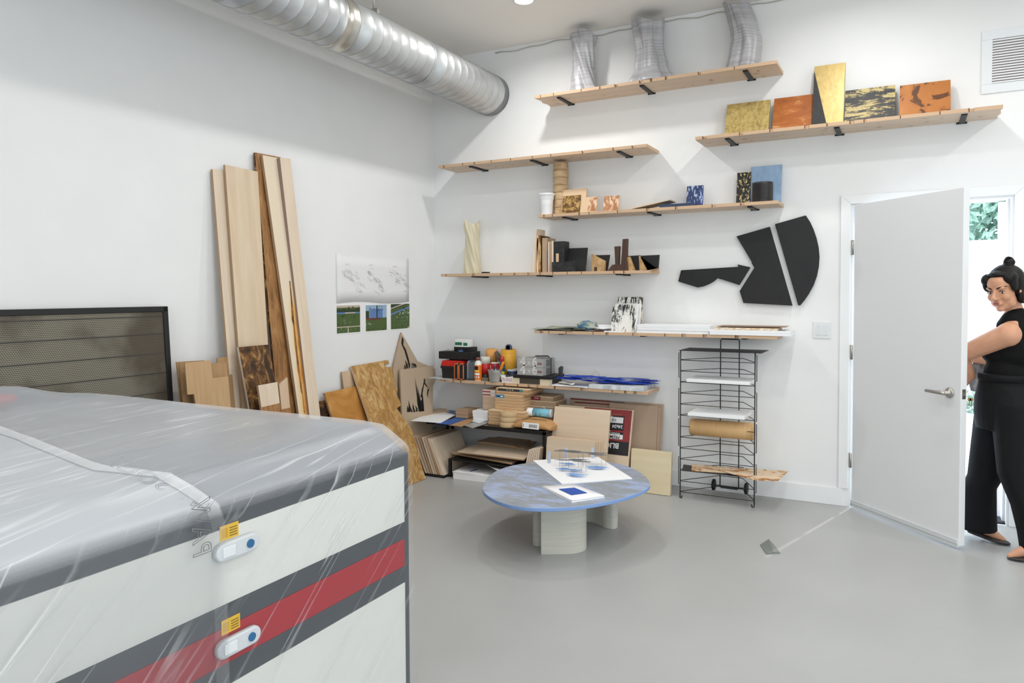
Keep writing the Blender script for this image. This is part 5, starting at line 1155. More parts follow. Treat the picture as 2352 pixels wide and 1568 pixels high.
# grey white slab and blue cut-paper pile
GWH = NZ('grey_white_canvas', [(0.38, (152, 158, 164)), (0.55, (196, 202, 206)), (0.66, (224, 228, 230))], (5, 12, 5), 7, .6, 1)
xa, xb = Bw(1354, 890, .29).x, Bw(1478, 905, .29).x
tag(MB().prism([(xa, -.305, ZG + .0005), (xb, -.305, ZG + .0005), (xb + .0, -.02, ZG + .0005), (xa + .05, -.02, ZG + .0005)], (0, 0, .032)).build('canvas_slab', GWH, bevel=.001), 'flat grey-white painted canvas at the right end of the lowest shelf', 'canvas')
sheet('white_plan', 'white printed sheet hanging over the shelf edge left of the grey-white canvas', ((Bw(1312, 890, .25).x), -.20), .34, .22, -3, WHITE, ZG + .001, .006, 14)
sheet('crumpled_tissue', 'torn cream scrap on the white sheet by the blue pile', (Bw(1305, 884, .2).x, -.22), .15, .06, -8, S('cream_scrap', (232, 228, 214), .7), ZG + .012, .02, 15)
UB = S('ultramarine', (20, 70, 190), .6)
bp_ = MB(); r2 = random.Random(5); cx0 = Bw(1375, 880, .16).x; zz0 = ZG + .034
for k in range(46):
    u = r2.uniform(-.27, .32); vv = r2.uniform(-.09, .075) * (1 - .5 * abs(u) / .4); zz = zz0 + .002 + .052 * (1 - (abs(u + .05) / .45)) * r2.random(); L_ = r2.uniform(.10, .27); w_ = r2.uniform(.014, .042); a = math.radians(r2.uniform(-10, 10))
    d = V((math.cos(a), math.sin(a), r2.uniform(-.05, .02))); s = V((-math.sin(a), math.cos(a), 0)); c = V((cx0 + u, -.155 + vv, zz))
    P = [c - d * L_ / 2, c - d * L_ * .3 + s * w_ * .6, c - d * L_ * .1 + s * w_ * .3, c + s * w_, c + d * L_ * .25 + s * w_ * .4, c + d * L_ / 2, c + d * L_ * .2 - s * w_ * .5, c - s * w_, c - d * L_ * .3 - s * w_ * .4]
    if min(p.z for p in P) < zz0: P = [p + V((0, 0, zz0 - min(q.z for q in P))) for p in P]
    bp_.prism(P, (0, 0, .0025))
tag(bp_.build('blue_paper_cutouts', UB), 'jagged heap of bright blue cut paper strips at the right of the lowest shelf', 'paper cut-outs')
bq = MB(); c = Bw(1470, 867, .06); c.z = zz0 + .035
for k in range(9):
    a = r2.uniform(-.1, .12); L_ = r2.uniform(.10, .26); u = V((c.x + r2.uniform(-.07, .05), -.07 + r2.uniform(-.02, .02), zz0 + .002 + .004 * k))
    bq.prism([u - V((L_ / 2, 0, 0)), u + V((0, .014, 0)), u + V((L_ / 2, .01, 0)), u + V((L_ / 2 + .01, -.008, 0)), u + V((.02, -.016, 0))], (0, 0, .0022))
tag(bq.build('blue_paper_cutouts', UB), 'smaller bundle of bright blue strips by the wall, right of the big blue heap', 'paper cut-outs')
ar = Bw(1368, 858, .03); tag(MB().tube([(ar.x - .03, -.03, zz0), (ar.x - .026, -.03, zz0 + .05), (ar.x, -.03, zz0 + .075), (ar.x + .026, -.03, zz0 + .06), (ar.x + .04, -.03, zz0)], .0018, 6).build('clear_hoop', S('clear_film', (210, 212, 216), .2, alpha=.5)), 'thin clear hoop arching behind the blue strips', 'hoop')

# ================================================================== low black tables under the shelf
LT = thing('low_black_table', 'low black metal table carrying panels and boxes under the lowest shelf', 'table', (.77, -.3, 0))
TZ2 = .427; x0, x1, y0, y1 = .25, 1.362, -.50, -.10
MB().box(x0, x1, y0, y1, TZ2 - .006, TZ2).build('tabletop', S('black_glass', (34, 33, 32), .25), LT)
for q in ((x0, x1, y0, y0 + .022), (x0, x1, y1 - .022, y1), (x0, x0 + .022, y0, y1), (x1 - .022, x1, y0, y1)): MB().box(*q, TZ2 - .030, TZ2 - .006).build('frame_rail', BLACK, LT, bevel=.001)
for x, y in ((x0, y1 - .10), (x1 - .022, y0), (x0, y1 - .022), (x1 - .022, y1 - .022)): MB().box(x, x + .022, y, y + .022, 0, TZ2 - .030).build('leg', BLACK, LT)
RZ = .150
RS = thing('black_riser', 'small black shelf stand on the floor holding flat plywood stacks', 'stand', (.85, -.35, 0))
x0r, x1r = .535, 1.19
MB().box(x0r, x1r, -.60, -.12, RZ - .012, RZ).build('top_plate', BLACK, RS)
for x in (x0r, x1r - .022):
    for y in (-.60, -.142): MB().box(x, x + .022, y, y + .022, 0, RZ - .012).build('leg', BLACK, RS)
    MB().box(x, x + .022, -.578, -.142, .005, .02).build('floor_rail', BLACK, RS)
tag(MB().box(.30, .53, -.66, -.62, .0, .018).box(.30, .53, -.2, -.16, 0, .018).box(.30, .32, -.62, -.2, 0, .018).box(.51, .53, -.62, -.2, 0, .018).build('floor_frame', BLACK), 'flat black metal frame on the floor under the upright plywood squares', 'frame')
GL_ = 'plywood squares standing on edge under the low table'
ordn = ['first', 'second', 'third', 'fourth', 'fifth', 'sixth', 'seventh', 'eighth', 'ninth']
xs = [.335, .362, .388, .414, .436, .462, .486, .505]; hs_ = [.305, .305, .303, .303, .302, .302, .298, .298]; ln = [-.155, -.150, -.148, -.142, -.137, -.145, -.150, -.150]
for k in range(8):
    o = MB().prism([(xs[k], -.645, .019), (xs[k] + .016, -.645, .019), (xs[k] + .016 + ln[k], -.605, .019 + hs_[k] - .02), (xs[k] + ln[k], -.605, .019 + hs_[k] - .02)], (0, .44, 0)).build('plywood_square', [PLYZ, CREAM, S('pinkish_ply', (180, 148, 122), .6)][k % 3 if k < 7 else 0], bevel=.001)
    tag(o, '%s from the left of the plywood squares standing on edge under the low table' % ordn[k], 'board', GL_)
GR_ = 'plywood squares leaning at the right of the stacks'
for k in range(6):
    xb_ = 1.20 + k * .021; tlt = .052 - .004 * k
    tag(MB().prism([(xb_, -.60, .003), (xb_ + .014, -.60, .003), (xb_ + .014 + tlt, -.56, .285 + .004 * k), (xb_ + tlt, -.56, .285 + .004 * k)], (0, .20, 0)).build('plywood_square', PLYZ, bevel=.001),
        '%s from the left of the plywood squares leaning right of the flat stack' % ordn[k], 'board', GR_)
z = RZ
def pst(labels, pxs, z, th, n, mat, group, seed):
    r2 = random.Random(seed)
    for k in range(n):
        P = [Fl(px, py, z + th * n) for px, py in pxs]; c = sum(P, V()) / 4; sc = 1 - .012 * r2.random()
        Q = [c + (p - c) * sc + V((r2.uniform(-.006, .006), r2.uniform(-.006, .006), 0)) for p in P]
        for q in Q: q.z = z + .0004
        tag(MB().prism(Q, (0, 0, th - .0008), 1).build('plywood_sheet', [mat, DARKEDGE], bevel=.0006), labels[k], 'board', group); z += th
    return z
z = pst(['protruding plywood strip on the black riser, lower of the front pair', 'protruding plywood strip on the black riser, upper of the front pair'], [(1037, 1036), (1068, 1020), (1214, 1038), (1178, 1060)], RZ, .012, 2, PLY, 'front plywood pair', 31)
zq_ = z
z = pst(['large plywood sheet in the riser stack, %s' % q for q in ('bottom one', 'second from bottom', 'third from bottom', 'top one')], [(1051, 1027), (1108, 1006), (1246, 1018), (1203, 1045)], zq_, .011, 4, PLY, 'large plywood sheets on the riser', 32)
z = pst(['greyish plywood sheet under the topmost sheet on the riser stack'], [(1093, 1014), (1125, 1003), (1238, 1010), (1205, 1029)], z, .011, 1, S('greyish_ply', (182, 158, 132), .6), None, 33)
z = pst(['smaller plywood sheet topmost on the riser stack'], [(1103, 1013), (1148, 1000), (1226, 1007), (1184, 1024)], z, .009, 1, S('brownish_ply', (186, 162, 138), .6), None, 34)
# white boxes on the floor
wq = [Fl(1041, 1100), Fl(1125, 1110)]
wb_ = thing('flat_white_carton', 'flat white mailer carton on the floor before the black riser', 'carton', wq[0])
dx_ = (wq[1] - wq[0]).normalized(); dy_ = V((-dx_.y, dx_.x, 0)); L_ = .42
P = [wq[0], wq[0] + dx_ * L_, wq[0] + dx_ * L_ + dy_ * .35, wq[0] + dy_ * .35]
MB().prism([p + V((0, 0, .001)) for p in P], (0, 0, .056)).build('carton_base', WHITE, wb_, bevel=.001)
MB().prism([P[0] + V((-.006, -.004, .0585)), P[0] + dx_ * .20 + V((0, -.004, .0585)), P[0] + dx_ * .25 + V((0, .03, .0585)), P[0] + dx_ * .30 + dy_ * .3 + V((0, 0, .0585)), P[3] + V((-.006, 0, .0585))], (0, 0, .003)).build('lid_flap', WHITE, wb_)
c = P[0] + dx_ * .11 + dy_ * .06 + V((0, 0, .0617)); MB().prism([c, c + dx_ * .025, c + dx_ * .045 + dy_ * .09, c + dx_ * .02 + dy_ * .09], (0, 0, .0003)).build('blue_stamp', S('stamp_blue', (84, 110, 160), .6), wb_)
MB().prism([P[0] + V((-.002, .002, .004)), P[0] + V((-.014, .01, .056)), P[0] + dy_ * .2 + V((-.014, 0, .056)), P[0] + dy_ * .2 + V((-.002, 0, .004))], (-.002, 0, 0)).build('side_flap', S('carton_brown', (164, 132, 104), .7), wb_)
wz = .063
P = [Fl(x, y, .10) for x, y in ((1115, 1070), (1160, 1062), (1200, 1078), (1150, 1090))]
MBx = MB().prism([V((p.x, p.y, .115 - .03 * (k in (1, 2)))) for k, p in enumerate(P)], (0, 0, .004)); MBx.box(1.0, 1.14, -.62, -.45, wz, .085)
tag(MBx.build('white_envelope', S('envelope_white', (226, 224, 218), .6)), 'white padded mailer lying on the flat white carton', 'envelope')

# ---------------- on the low table
T2 = TZ2 + .0003
def tsheet(name, label, pxs, z, th, mat, cat='sheet', group=None, bev=0):
    P = [Fl(x, y, z + th) for x, y in pxs]
    for p in P: p.z = z + .0003
    return tag(MB().prism(P, (0, 0, th)).build(name, mat, bevel=bev), label, cat, group)
tsheet('wood_offcut', 'pale wood offcut at the back left corner of the low table', [(950, 946), (1020, 936), (1032, 944), (962, 956)], T2, .016, CREAM, 'board')
tsheet('grey_board', 'grey glossy panel on the low table front, right of the brown cardboard', [(1066, 976), (1110, 962), (1128, 968), (1085, 982)], T2, .006, S('grey_gloss2', (160, 160, 158), .3))
tsheet('white_board', 'white glossy panel on the low table behind the grey panel', [(1082, 966), (1112, 957), (1125, 962), (1100, 972)], T2 + .007, .004, S('gloss_white', (214, 218, 224), .3))
tsheet('brown_board', 'brown cardboard under the blue sheet on the low table', [(1030, 975), (1085, 956), (1108, 957), (1060, 979)], T2, .005, CARD)
tsheet('blue_sheet', 'bright blue sheet sticking out under the white sheet on the low table', [(1000, 972), (1060, 955), (1086, 956), (1034, 975)], T2 + .006, .002, S('sheet_blue', (36, 88, 168), .4))
tsheet('blue_sheet', 'dull blue sheet at the back of the low table left of the wood blocks', [(1016, 948), (1028, 942), (1050, 942), (1047, 950)], T2 + .004, .002, S('sheet_dull_blue', (84, 110, 152), .5))
tsheet('white_sheet', 'large white sheet hanging over the left front of the low table', [(943, 966), (1003, 943), (1047, 952), (1012, 971)], T2 + .009, .0015, WHITE, 'paper')
GWb = 'small wood blocks on the low table'
WBK = WOOD('block_wood', (170, 134, 100), (200, 166, 130), 'x', .8)
def cub(name, label, L, R, T, Bm, d, dep, mat, cat='block', group=None, z=None, th=None, bev=.001, par=None):
    x0, x1 = Bw(L, Bm, d).x, Bw(R, Bm, d).x; z0 = Bw((L + R) / 2, Bm, d).z if z is None else z; z1 = Bw((L + R) / 2, T, d).z if th is None else z0 + th
    mb = MB(); mats_ = mat
    if name in ('pine_board', 'cradled_board', 'cradled_box'):
        # a thin pale ply face lies on the cradle and stands a hair proud of it
        mats_ = [mat, S('pale_ply_face', (226, 204, 172), .6), S('cradle_gap_shade', (120, 88, 58), .8)]; t_ = min(.0055, (z1 - z0) * .22)
        mb.box(x0 + .001, x1 - .001, -d + .001, -d + dep - .001, z0 + .0016, z1 - t_); mb.mat(1).box(x0, x1, -d, -d + dep, z1 - t_, z1 - .0003); mb.mat(2).box(x0 + .004, x1 - .004, -d + .004, -d + dep - .004, z0 + .0002, z0 + .0016)  # dark inset strip at the foot puts the gap's shade into colour
    else: mb.box(x0, x1, -d, -d + dep, z0 + .0003, z1 - .0003)
    o = mb.build(name, mats_, par, bevel=bev if len(mb.f) < 7 else 0)
    if par is None: tag(o, label, cat, group)
    return o, x0, x1, z1
za = T2 + .011
_, _, _, zq1 = cub('wood_block', 'lower of the two stacked wood blocks before the wall', 1047, 1074, 948, 957, .33, .16, WBK, 'block', GWb, z=za, th=.034)
cub('wood_block', 'upper of the two stacked wood blocks before the wall', 1046, 1074, 940, 948, .33, .16, WBK, 'block', GWb, z=zq1, th=.034)
cub('wood_block', 'long wood block behind the two stacked blocks', 1064, 1100, 935, 945, .18, .06, WBK, 'block', GWb, z=za, th=.062)
for k, q in enumerate(('bottom one', 'middle one', 'top one')):
    cub('white_slab', 'white slab stack right of the wood blocks, %s' % q, 1085 + (2 - k) * .7, 1120, 900, 958, .36, .24, WB, 'block', 'white slabs on the low table', z=T2 + .011 + .026 * k, th=.026)
# pale cradled boxes column
GPL = 'pale cradled panels, left pile'
PBX = WOOD('pale_cradle', (192, 160, 130), (210, 182, 154), 'x', .6)
zc = Bw(1124, 942, .30).z; zc = T2 + .09 - .0
cub('pale_block', 'plain pale wood block under the left pile of cradled panels', 1110, 1139, 0, 960, .30, .22, PBX, 'block', None, z=T2, th=.10)
zc = T2 + .10
for k, q in enumerate(('bottom one', 'middle one', 'top one')):
    cub('cradled_board', 'pale cradled panel in the left pile, %s' % q, 1109, 1138, 0, 930, .31, .24, PBX, 'panel', GPL, z=zc, th=.037); zc += .037
for k, q in enumerate(('lower one', 'upper one')):
    o, x0, x1, zt = cub('labelled_board', 'pale panel with red and white label strip on the left pile, %s' % q, 1108, 1138, 0, 905, .31, .24, PBX, 'panel', 'label-banded panels', z=zc, th=.026)
    l_ = MB().box(x0 + .001, x1 - .001, -.3108, -.31, zc + .002, zt - .002).build('label', S('label_pale', (220, 214, 210), .5), o)
    MB().box(x0 + .003, x1 - .045, -.3112, -.3108, zc + .006, zt - .010).build('red_print', S('print_red', (150, 46, 56), .5), l_); zc += .026
# orange pine boxes: lower fan, upper stack
GLo, GUp = 'pine cradled panels, lower pile', 'pine cradled panels, upper pile'
zz = T2
for k in range(5):
    cub('pine_board', 'pine cradled panel in the lower pile behind the round discs, %s' % ('bottom one', 'second from bottom', 'middle one', 'fourth from bottom', 'top one')[k], 1121 + (k % 2) * 1.5, 1204 - (k % 3), 0, 972, .43, .33, ORNG, 'panel', GLo, z=zz, th=.0235); zz += .0238
for k in range(5):
    th = .0235 if k < 4 else .030
    o, x0, x1, zt = cub('pine_board', 'pine cradled panel in the upper pile, %s' % ('bottom one', 'second from bottom', 'middle one', 'fourth from bottom', 'top one with blue label'[:7])[k] + (' with a blue label' if k == 4 else ''), 1137, 1200, 0, 940, .38, .28, ORNG, 'panel', GUp, z=zz, th=th); zz += th + .0003
    if k == 4:
        bl = MB().box(x0 + .002, x0 + .088, -.3808, -.38, zt - .030, zt - .001).build('label', S('label_steel_blue', (92, 140, 176), .5), o)
        text('Studio', .018, (x0 + .010, -.3808, zt - .020), (1, 0, 0), (0, 0, 1), S('label_black', (26, 28, 32), .5), bl, 'print', bold=.001) if False else MB().box(x0 + .012, x0 + .05, -.3811, -.3808, zt - .020, zt - .012).build('print', S('label_black', (26, 28, 32), .5), bl)
        MB().box(x0 + .053, x0 + .074, -.3811, -.3808, zt - .020, zt - .012).build('print', WHITE, bl)
for k in range(2):
    o, x0, x1, zt = cub('pine_board', ['brownish pine panel, lower of the two above the blue-labelled one', 'brownish pine panel with a black label strip, topmost under the shelf'][k], 1139, 1213, 0, 912, .36, .28, WOOD('pine_dim', (182, 134, 88), (204, 158, 110), 'x', .6), 'panel', 'brownish pine panels', z=zz, th=.024); zz += .0243
    if k == 1:
        l_ = MB().box(x0 + .02, x1 - .05, -.3608, -.36, zt - .021, zt - .002).build('label', S('label_charcoal', (58, 54, 54), .5), o)
        MB().box(x1 - .078, x1 - .052, -.3612, -.3608, zt - .021, zt - .002).build('teal_print', S('print_teal', (70, 140, 150), .5), l_)
        for q in (.10, .125, .15): MB().box(x0 + q, x0 + q + .014, -.3612, -.3608, zt - .014, zt - .008).build('print', S('print_pale', (200, 190, 186), .5), l_)
# round discs
GD = 'round wooden discs'
xd = Bw(1166, 974, .455).x
for k, q in enumerate(('bottom one', 'middle one', 'top one')):
    tag(MB().lathe((xd + .002 * k, -.44, T2 + k * .0415), [(.070, .0003), (.0725, .003), (.0725, .038), (.070, .041)], 40).build('wood_disc', NZ('disc_wood', [(.35, (194, 164, 122)), (.7, (216, 190, 150))], (10, 10, 60), 4, .6)), 'round pale wood disc in the pile at the table front, %s' % q, 'disc', GD)
# right pile
GR2_ = 'brown cradled boxes, right pile'
BRB = WOOD('brown_cradle', (158, 126, 96), (182, 150, 118), 'x', .6)
zz = T2
for k in range(2):
    cub('cradled_box', ['hidden lowest brown box of the right pile, behind the kraft parcel', 'second brown box of the right pile, behind the cyan roll'][k], 1207, 1262, 0, 960, .27, .24, BRB, 'panel', GR2_, z=zz, th=.055); zz += .0553
for k, (L, R) in enumerate(((1214, 1271), (1217, 1276), (1220, 1270))):
    th = .040 if k < 2 else .036
    o, x0, x1, zt = cub('cradled_box', ['third brown box of the right pile', 'fourth brown box of the right pile', 'topmost brown box of the right pile with a dark red label'][k], L, R, 0, 925, .25 - .01 * k, .22, BRB, 'panel', GR2_, z=zz, th=th); zz += th + .0004
    if k == 2:
        l_ = MB().box(x0 + .003, x0 + .085, -.2308, -.23, zt - .032, zt - .003).build('label', S('label_maroon', (120, 34, 44), .5), o)
        MB().box(x0 + .03, x0 + .07, -.2312, -.2308, zt - .021, zt - .013).build('print', S('print_pink', (190, 150, 150), .5), l_)
# kraft parcel
xa, xb = Bw(1183, 985, .47).x, Bw(1267, 990, .47).x
kp = thing('kraft_parcel', 'brown paper parcel with a white shipping label at the table front', 'parcel', ((xa + xb) / 2, -.40, T2))
mb = MB(); R = []
for i in range(15):
    t = i / 14; x = xa + (xb - xa) * t; hh_ = .075 * (math.sin(math.pi * min(1, max(0, t * .92 + .05))) ** .45); ring = []
    for k in range(18):
        a = 2 * math.pi * k / 18; cy2, cz2 = math.cos(a), math.sin(a)
        yy = -.40 + .105 * math.copysign(abs(cy2) ** .5, cy2) + .006 * noise.noise(V((x * 20, a, 1))); z_ = T2 + .004 + hh_ / 2 * (1 + math.copysign(abs(sin_) ** .6, sin_) if (sin_ := cz2) or True else 0)
        ring.append(mb.pt((x, yy, max(T2 + .001, z_ + .004 * noise.noise(V((x * 16, a * 2, 7)))))))
    R.append(ring)
mb.loft(R).build('parcel_body', KRAFT, kp)
LS = S('shipping_label', (240, 240, 240), .5)
mbl = MB(); xl0 = xa + .085; rows = []
for i in range(5):
    a = math.radians(-148 + i * -18); rows.append([])
xl1 = xl0 + .145
lb_ = MB().prism([(xl0, -.509, T2 + .012), (xl1, -.509, T2 + .010), (xl1, -.503, T2 + .058), (xl0, -.503, T2 + .058)], (0, -.0012, 0)).build('shipping_label', LS, kp)
r2 = random.Random(8)
for q in range(9):
    xq = xl0 + (.008 if q < 1 else .06 + (q - 1) * .009); MB().prism([(xq, -.5112, T2 + .022), (xq + .004, -.5112, T2 + .022), (xq + .004, -.5065, T2 + .046), (xq, -.5065, T2 + .046)], (0, -.0006, 0)).build('print', S('label_ink_grey', (90, 90, 92), .6), lb_)
MB().tube([(xa + .07, -.49, T2 + .076), (xa + .13, -.47, T2 + .083), (xa + .24, -.46, T2 + .080), (xa + .27, -.45, T2 + .076)], .002, 6).build('printed_arrow', S('ink_dark', (52, 44, 38), .6), kp)
# cyan roll lying on the parcel
zr_ = T2 + .112
a_, b_ = Bw(1212, 948, .33), Bw(1268, 948, .33)
rl = thing('paper_roll', 'cyan and white labelled roll lying on the kraft parcel', 'roll', ((a_.x + b_.x) / 2, -.33, zr_ - .036))
MB().lathe((a_.x, -.33, zr_), [(.028, 0), (.033, .004), (.033, .056)], 26, (1, 0, 0)).build('white_end', WHITE, rl)
MB().lathe((a_.x + .056, -.33, zr_), [(.0335, 0), (.0335, b_.x - a_.x - .075)], 26, (1, 0, 0)).build('cyan_label', S('cyan_label', (116, 190, 214), .4), rl)
MB().lathe((b_.x - .019, -.33, zr_), [(.033, 0), (.033, .017), (.028, .020)], 26, (1, 0, 0)).build('white_end', S('roll_grey_end', (196, 204, 208), .4), rl)
CI = S('cyan_ink', (190, 224, 234), .5)
for q, s_, sz in ((b_.x - .045, 'STU', .045), (a_.x + .115, 'AR', .022), (a_.x + .078, 'CE', .022)):
    text(s_, sz, (q, -.3638, zr_ - .022), (0, 0, 1), (-1, 0, 0), CI, rl, 'print', lift=.0004)

# ================================================================== panels leaning by the low table
def wallboard(name, label, L, R, T, dt, db, th, mats, zb=.002, cat='panel', group=None, bev=.0015, bl=None):
    tl, tr = Bw(L, T, dt), Bw(R, T, dt); x0, x1, z1 = tl.x, tr.x, tl.z
    n = V((0, -(z1 - zb), -(db - dt))).normalized()
    if n.z > 0: pass
    P = [V((x0, -db, zb)), V((x1, -db, zb)), V((x1, -dt, z1)), V((x0, -dt, z1))]
    o = MB().prism(P, V((0, th, 0)), 1).build(name, mats, bevel=bev); tag(o, label, cat, group)
    def at(u, v, lift=.0008): return P[0] + (P[1] - P[0]) * u + (P[3] - P[0]) * v + V((0, -lift, 0))
    return o, at
MAR = S('panel_maroon', (124, 38, 46), .5); GRY = S('panel_grey_band', (112, 110, 108), .5)
gB = 'large pale panels at the back by the wall'
for k, (R, d, T) in enumerate(((1523, .03, 921), (1517, .055, 923), (1510, .08, 925))):
    o, at = wallboard('large_board', 'large pale panel against the wall, %s' % ('nearest the wall', 'middle of the three', 'front of the three')[k], 1400 - 90 * (k == 0) - 80 * (k == 1), R, T - 7 * (k == 0) - 1 * (k == 1), d, d + .10, .02, [S('greyed_ply', (186, 162, 140), .6), CREAM], group=gB)
    if k < 2:
        mb = MB(); mb.prism([at(.002, .985), at(.45, .985), at(.45, 1), at(.002, 1)], (0, -.0006, 0)); lab(mb.build('red_label_band', MAR, o), 'maroon label along the top edge')
        MB().prism([at(.45, .985), at(.60, .985), at(.60, 1), at(.45, 1)], (0, -.0006, 0)).build('grey_label_band', GRY, o)
bo, at = wallboard('labelled_wood_board', 'wood panel with a large red and black product label, printed upside down', 1283, 1455, 929, .19, .36, .022, [PLY, CREAM])
sl_ = MB().prism([at(.36, .43), at(.985, .43), at(.985, .995), at(.36, .995)], (0, -.0008, 0)).build('label_sheet', S('label_red', (140, 48, 52), .45), bo)
def atl(u, v, l=.002): return at(.36 + .625 * u, .43 + .565 * v, l)
BLK_ = S('label_near_black', (34, 34, 37), .45); WH_ = S('label_paper_white', (226, 226, 228), .5)
def lbx(u0, u1, v0, v1, m, nm, l=.0020): return MB().prism([atl(u0, v0, l), atl(u1, v0, l), atl(u1, v1, l), atl(u0, v1, l)], (0, -.0004, 0)).build(nm, m, sl_)
lbx(0, 1, 0, .30, BLK_, 'black_panel'); lbx(0, .86, .53, .86, BLK_, 'black_panel'); lbx(0, .86, .38, .50, BLK_, 'black_panel')
lbx(.0, .86, .345, .445, WH_, 'white_board', .0026); lbx(.0, .42, .61, .82, WH_, 'white_board', .0026); lbx(.46, .84, .70, .83, WH_, 'white_board', .0026); lbx(0, .86, .505, .53, S('label_red_bright', (168, 44, 50), .45), 'red_bar', .0026)
for k in range(8): lbx(.24, .40, .63 + k * .022, .636 + k * .022, S('bar_grey', (120, 120, 122), .5), 'printed_line', .0032)
upv = (at(0, 0) - at(0, 1)).normalized()
def ut(s, sz, u, v, m, bold=.0): text(s, sz, atl(u, v, .0033), (-1, 0, 0), upv, m, sl_, 'lettering', lift=.0003, bold=bold)
ut('BLICK', .056, .80, .25, WH_, .0016); ut('PREMIER', .034, .80, .42, BLK_, .0006); ut('WOOD PANELS', .021, .80, .487, WH_, .0004); ut('24x24', .034, .84, .655, WH_, .001); ut('7/8', .030, .70, .80, BLK_, .0004); ut('UNPRIMED', .012, .60, .524, WH_, .0003); ut('GENUINE BIRCH', .012, .62, .85, WH_, .0002); ut('BLICK PREMIER WOOD PANEL', .011, .80, .90, S('ink_salmon', (200, 130, 110), .5), .0); ut('CRADLED', .010, .66, .735, BLK_, .0)
wallboard('large_board', 'big bare pale plywood panel left of the red labelled panel', 1274, 1402, 933, .33, .47, .02, [PLYY if False else PLY, CREAM])
GF2 = 'small bare panels leaning before the big pale panel'
for k in range(4):
    wallboard('small_board', 'small bare panel leaning before the big pale panel, %s' % ('backmost', 'third from front', 'second from front', 'foremost')[k], 1264 - 2.5 * k, 1385 - 6 * k, 1001 + .6 * k, .50 + .025 * k, .56 + .025 * k, .018, [PLY, CREAM], group=GF2)
wallboard('thick_board', 'thick pale yellow panel leaning at the right, before the wire rack', 1450, 1543, 1030, .285, .33, .035, [PALEY, PALEY], bev=.003)

# ================================================================== wire rack
RK = thing('wire_rack', 'black wire drying rack on small wheels against the wall, left of the door', 'rack', (2.63, -.22, 0))
xl, xr, yf, yb, zt = 2.372, 2.893, -.325, -.06, 1.075
RW = .0042
def fx(s, z): return (xl if s < 0 else xr)
for s in (-1, 1):
    x = xl if s < 0 else xr; mb = MB(); mb.tube([(x, yf, zt), (x, yf, .02), (x + .0, yf - .004, .004), (x - s * .012, yf - .012, .004), (x - s * .018, yf - .012, .02)], RW, 8); mb.build('front_post', BLACK, RK)
    mb = MB()
    for a, b in ((.88, 1.06), (.60, .80), (.38, .58), (.10, .30)):
        mb.tube([(x, yf, b), (x + s * .012, yf, b), (x + s * .012, yf, a), (x, yf, a)], .0028, 6)
    mb.build('side_hook', BLACK, RK)
mb = MB(); xm0, xm1 = 2.60, 2.735
mb.tube([(xm0, yb, .05), (xm0, yb, 1.14), (xm0 + .008, yb, 1.15), (xm1 - .008, yb, 1.15), (xm1, yb, 1.14), (xm1, yb, .05), (xm1 - .008, yb, .04), (xm0 + .008, yb, .04), (xm0, yb, .05)], .0038, 8).build('back_frame', BLACK, RK)
for k in range(13):
    z = .043 + k * .0803; mb = MB()
    if k == 6:
        for a, b in ((xl, xl + .07), (xr - .05, xr)): mb.tube([(a, yf, z), (b, yf, z)], .0026, 6)
        mb.build('wire_stub', BLACK, RK); continue
    mb.tube([(xl, yf, z), (xr, yf, z)], .0026, 6)
    mb.tube([(xl, yf, z + .004), (xm0 - .01, yb, z + .004), (xm1 + .03, yb, z + .004), (xr, yf, z + .004)], .0026, 6)
    mb.build('wire_tier', BLACK, RK)
MB().box(xl - .01, xr + .045, yf - .01, yb + .02, zt, zt + .003).build('top_plate', BLACK, RK)
mb = MB().tube([(xm0 - .04, -.085, .06), (xm1 + .06, -.085, .06)], .004, 8); mb.build('axle', BLACK, RK)
for x in (xm0 - .04, xm1 + .06):
    MB().lathe((x - .011, -.085, .062), [(.034, 0), (.042, .003), (.042, .019), (.034, .022)], 24, (1, 0, 0)).build('wheel', BLACKP, RK)
def rk(z, L, R, d0, d1, th, name, label, mat, cat, tilt=0):
    pass
zt8 = .045 + 10 * .0855 - .0855 * 0 + .0
def tierz(k): return .043 + k * .0803 + .0068
k9 = 9
tag(MB().box(Bw(1577, 875, .34).x, Bw(1722, 880, .34).x, -.345, -.09, tierz(10), tierz(10) + .022).build('white_board', NZ('edge_white', [(.3, (238, 239, 240)), (.7, (244, 244, 245))], (5, 5, 5), 2, .5), bevel=.001), 'white panel lying high in the wire rack', 'board')
tag(MB().box(Bw(1580, 958, .36).x, Bw(1710, 963, .36).x, -.365, -.10, tierz(7), tierz(7) + .022).build('white_board', S('panel_white2', (242, 243, 244), .5), bevel=.001), 'white panel lying in the wire rack just above the kraft roll', 'board')
a_, b_ = Bw(1587, 976, .24), Bw(1733, 985, .24); zk = tierz(5) + .0615
kr = thing('kraft_roll', 'roll of brown kraft paper lying in the middle of the wire rack', 'roll', ((a_.x + b_.x) / 2, -.22, zk - .05))
MB().lathe((a_.x, -.245, zk), [(.057, 0), (.061, .004), (.061, b_.x - a_.x - .004), (.057, b_.x - a_.x), (.02, b_.x - a_.x), (.02, b_.x - a_.x - .05)], 32, (1, 0, 0)).build('paper', NZ('kraft_roll_paper', [(.35, (204, 164, 112)), (.7, (214, 176, 126))], (60, 6, 6), 3, .65), kr)
SPOT = NZ('burn_spotted_ply', [(0.36, (158, 102, 48)), (0.42, (196, 148, 96)), (0.47, (222, 196, 164)), (0.7, (230, 208, 178))], (11, 11, 11), 4, .6, .8)
def tilt(name, label, pxs, z0, z1, mat, th=.005):
    """sheet lying in the rack: front corners at z0, back corners at z1"""
    P = [Fl(x, y, z) for (x, y), z in zip(pxs, (z1, z1, z0, z0))]
    return tag(MB().prism(P, (0, 0, -th)).build(name, mat), label, 'board')
zs = tierz(2) + .004
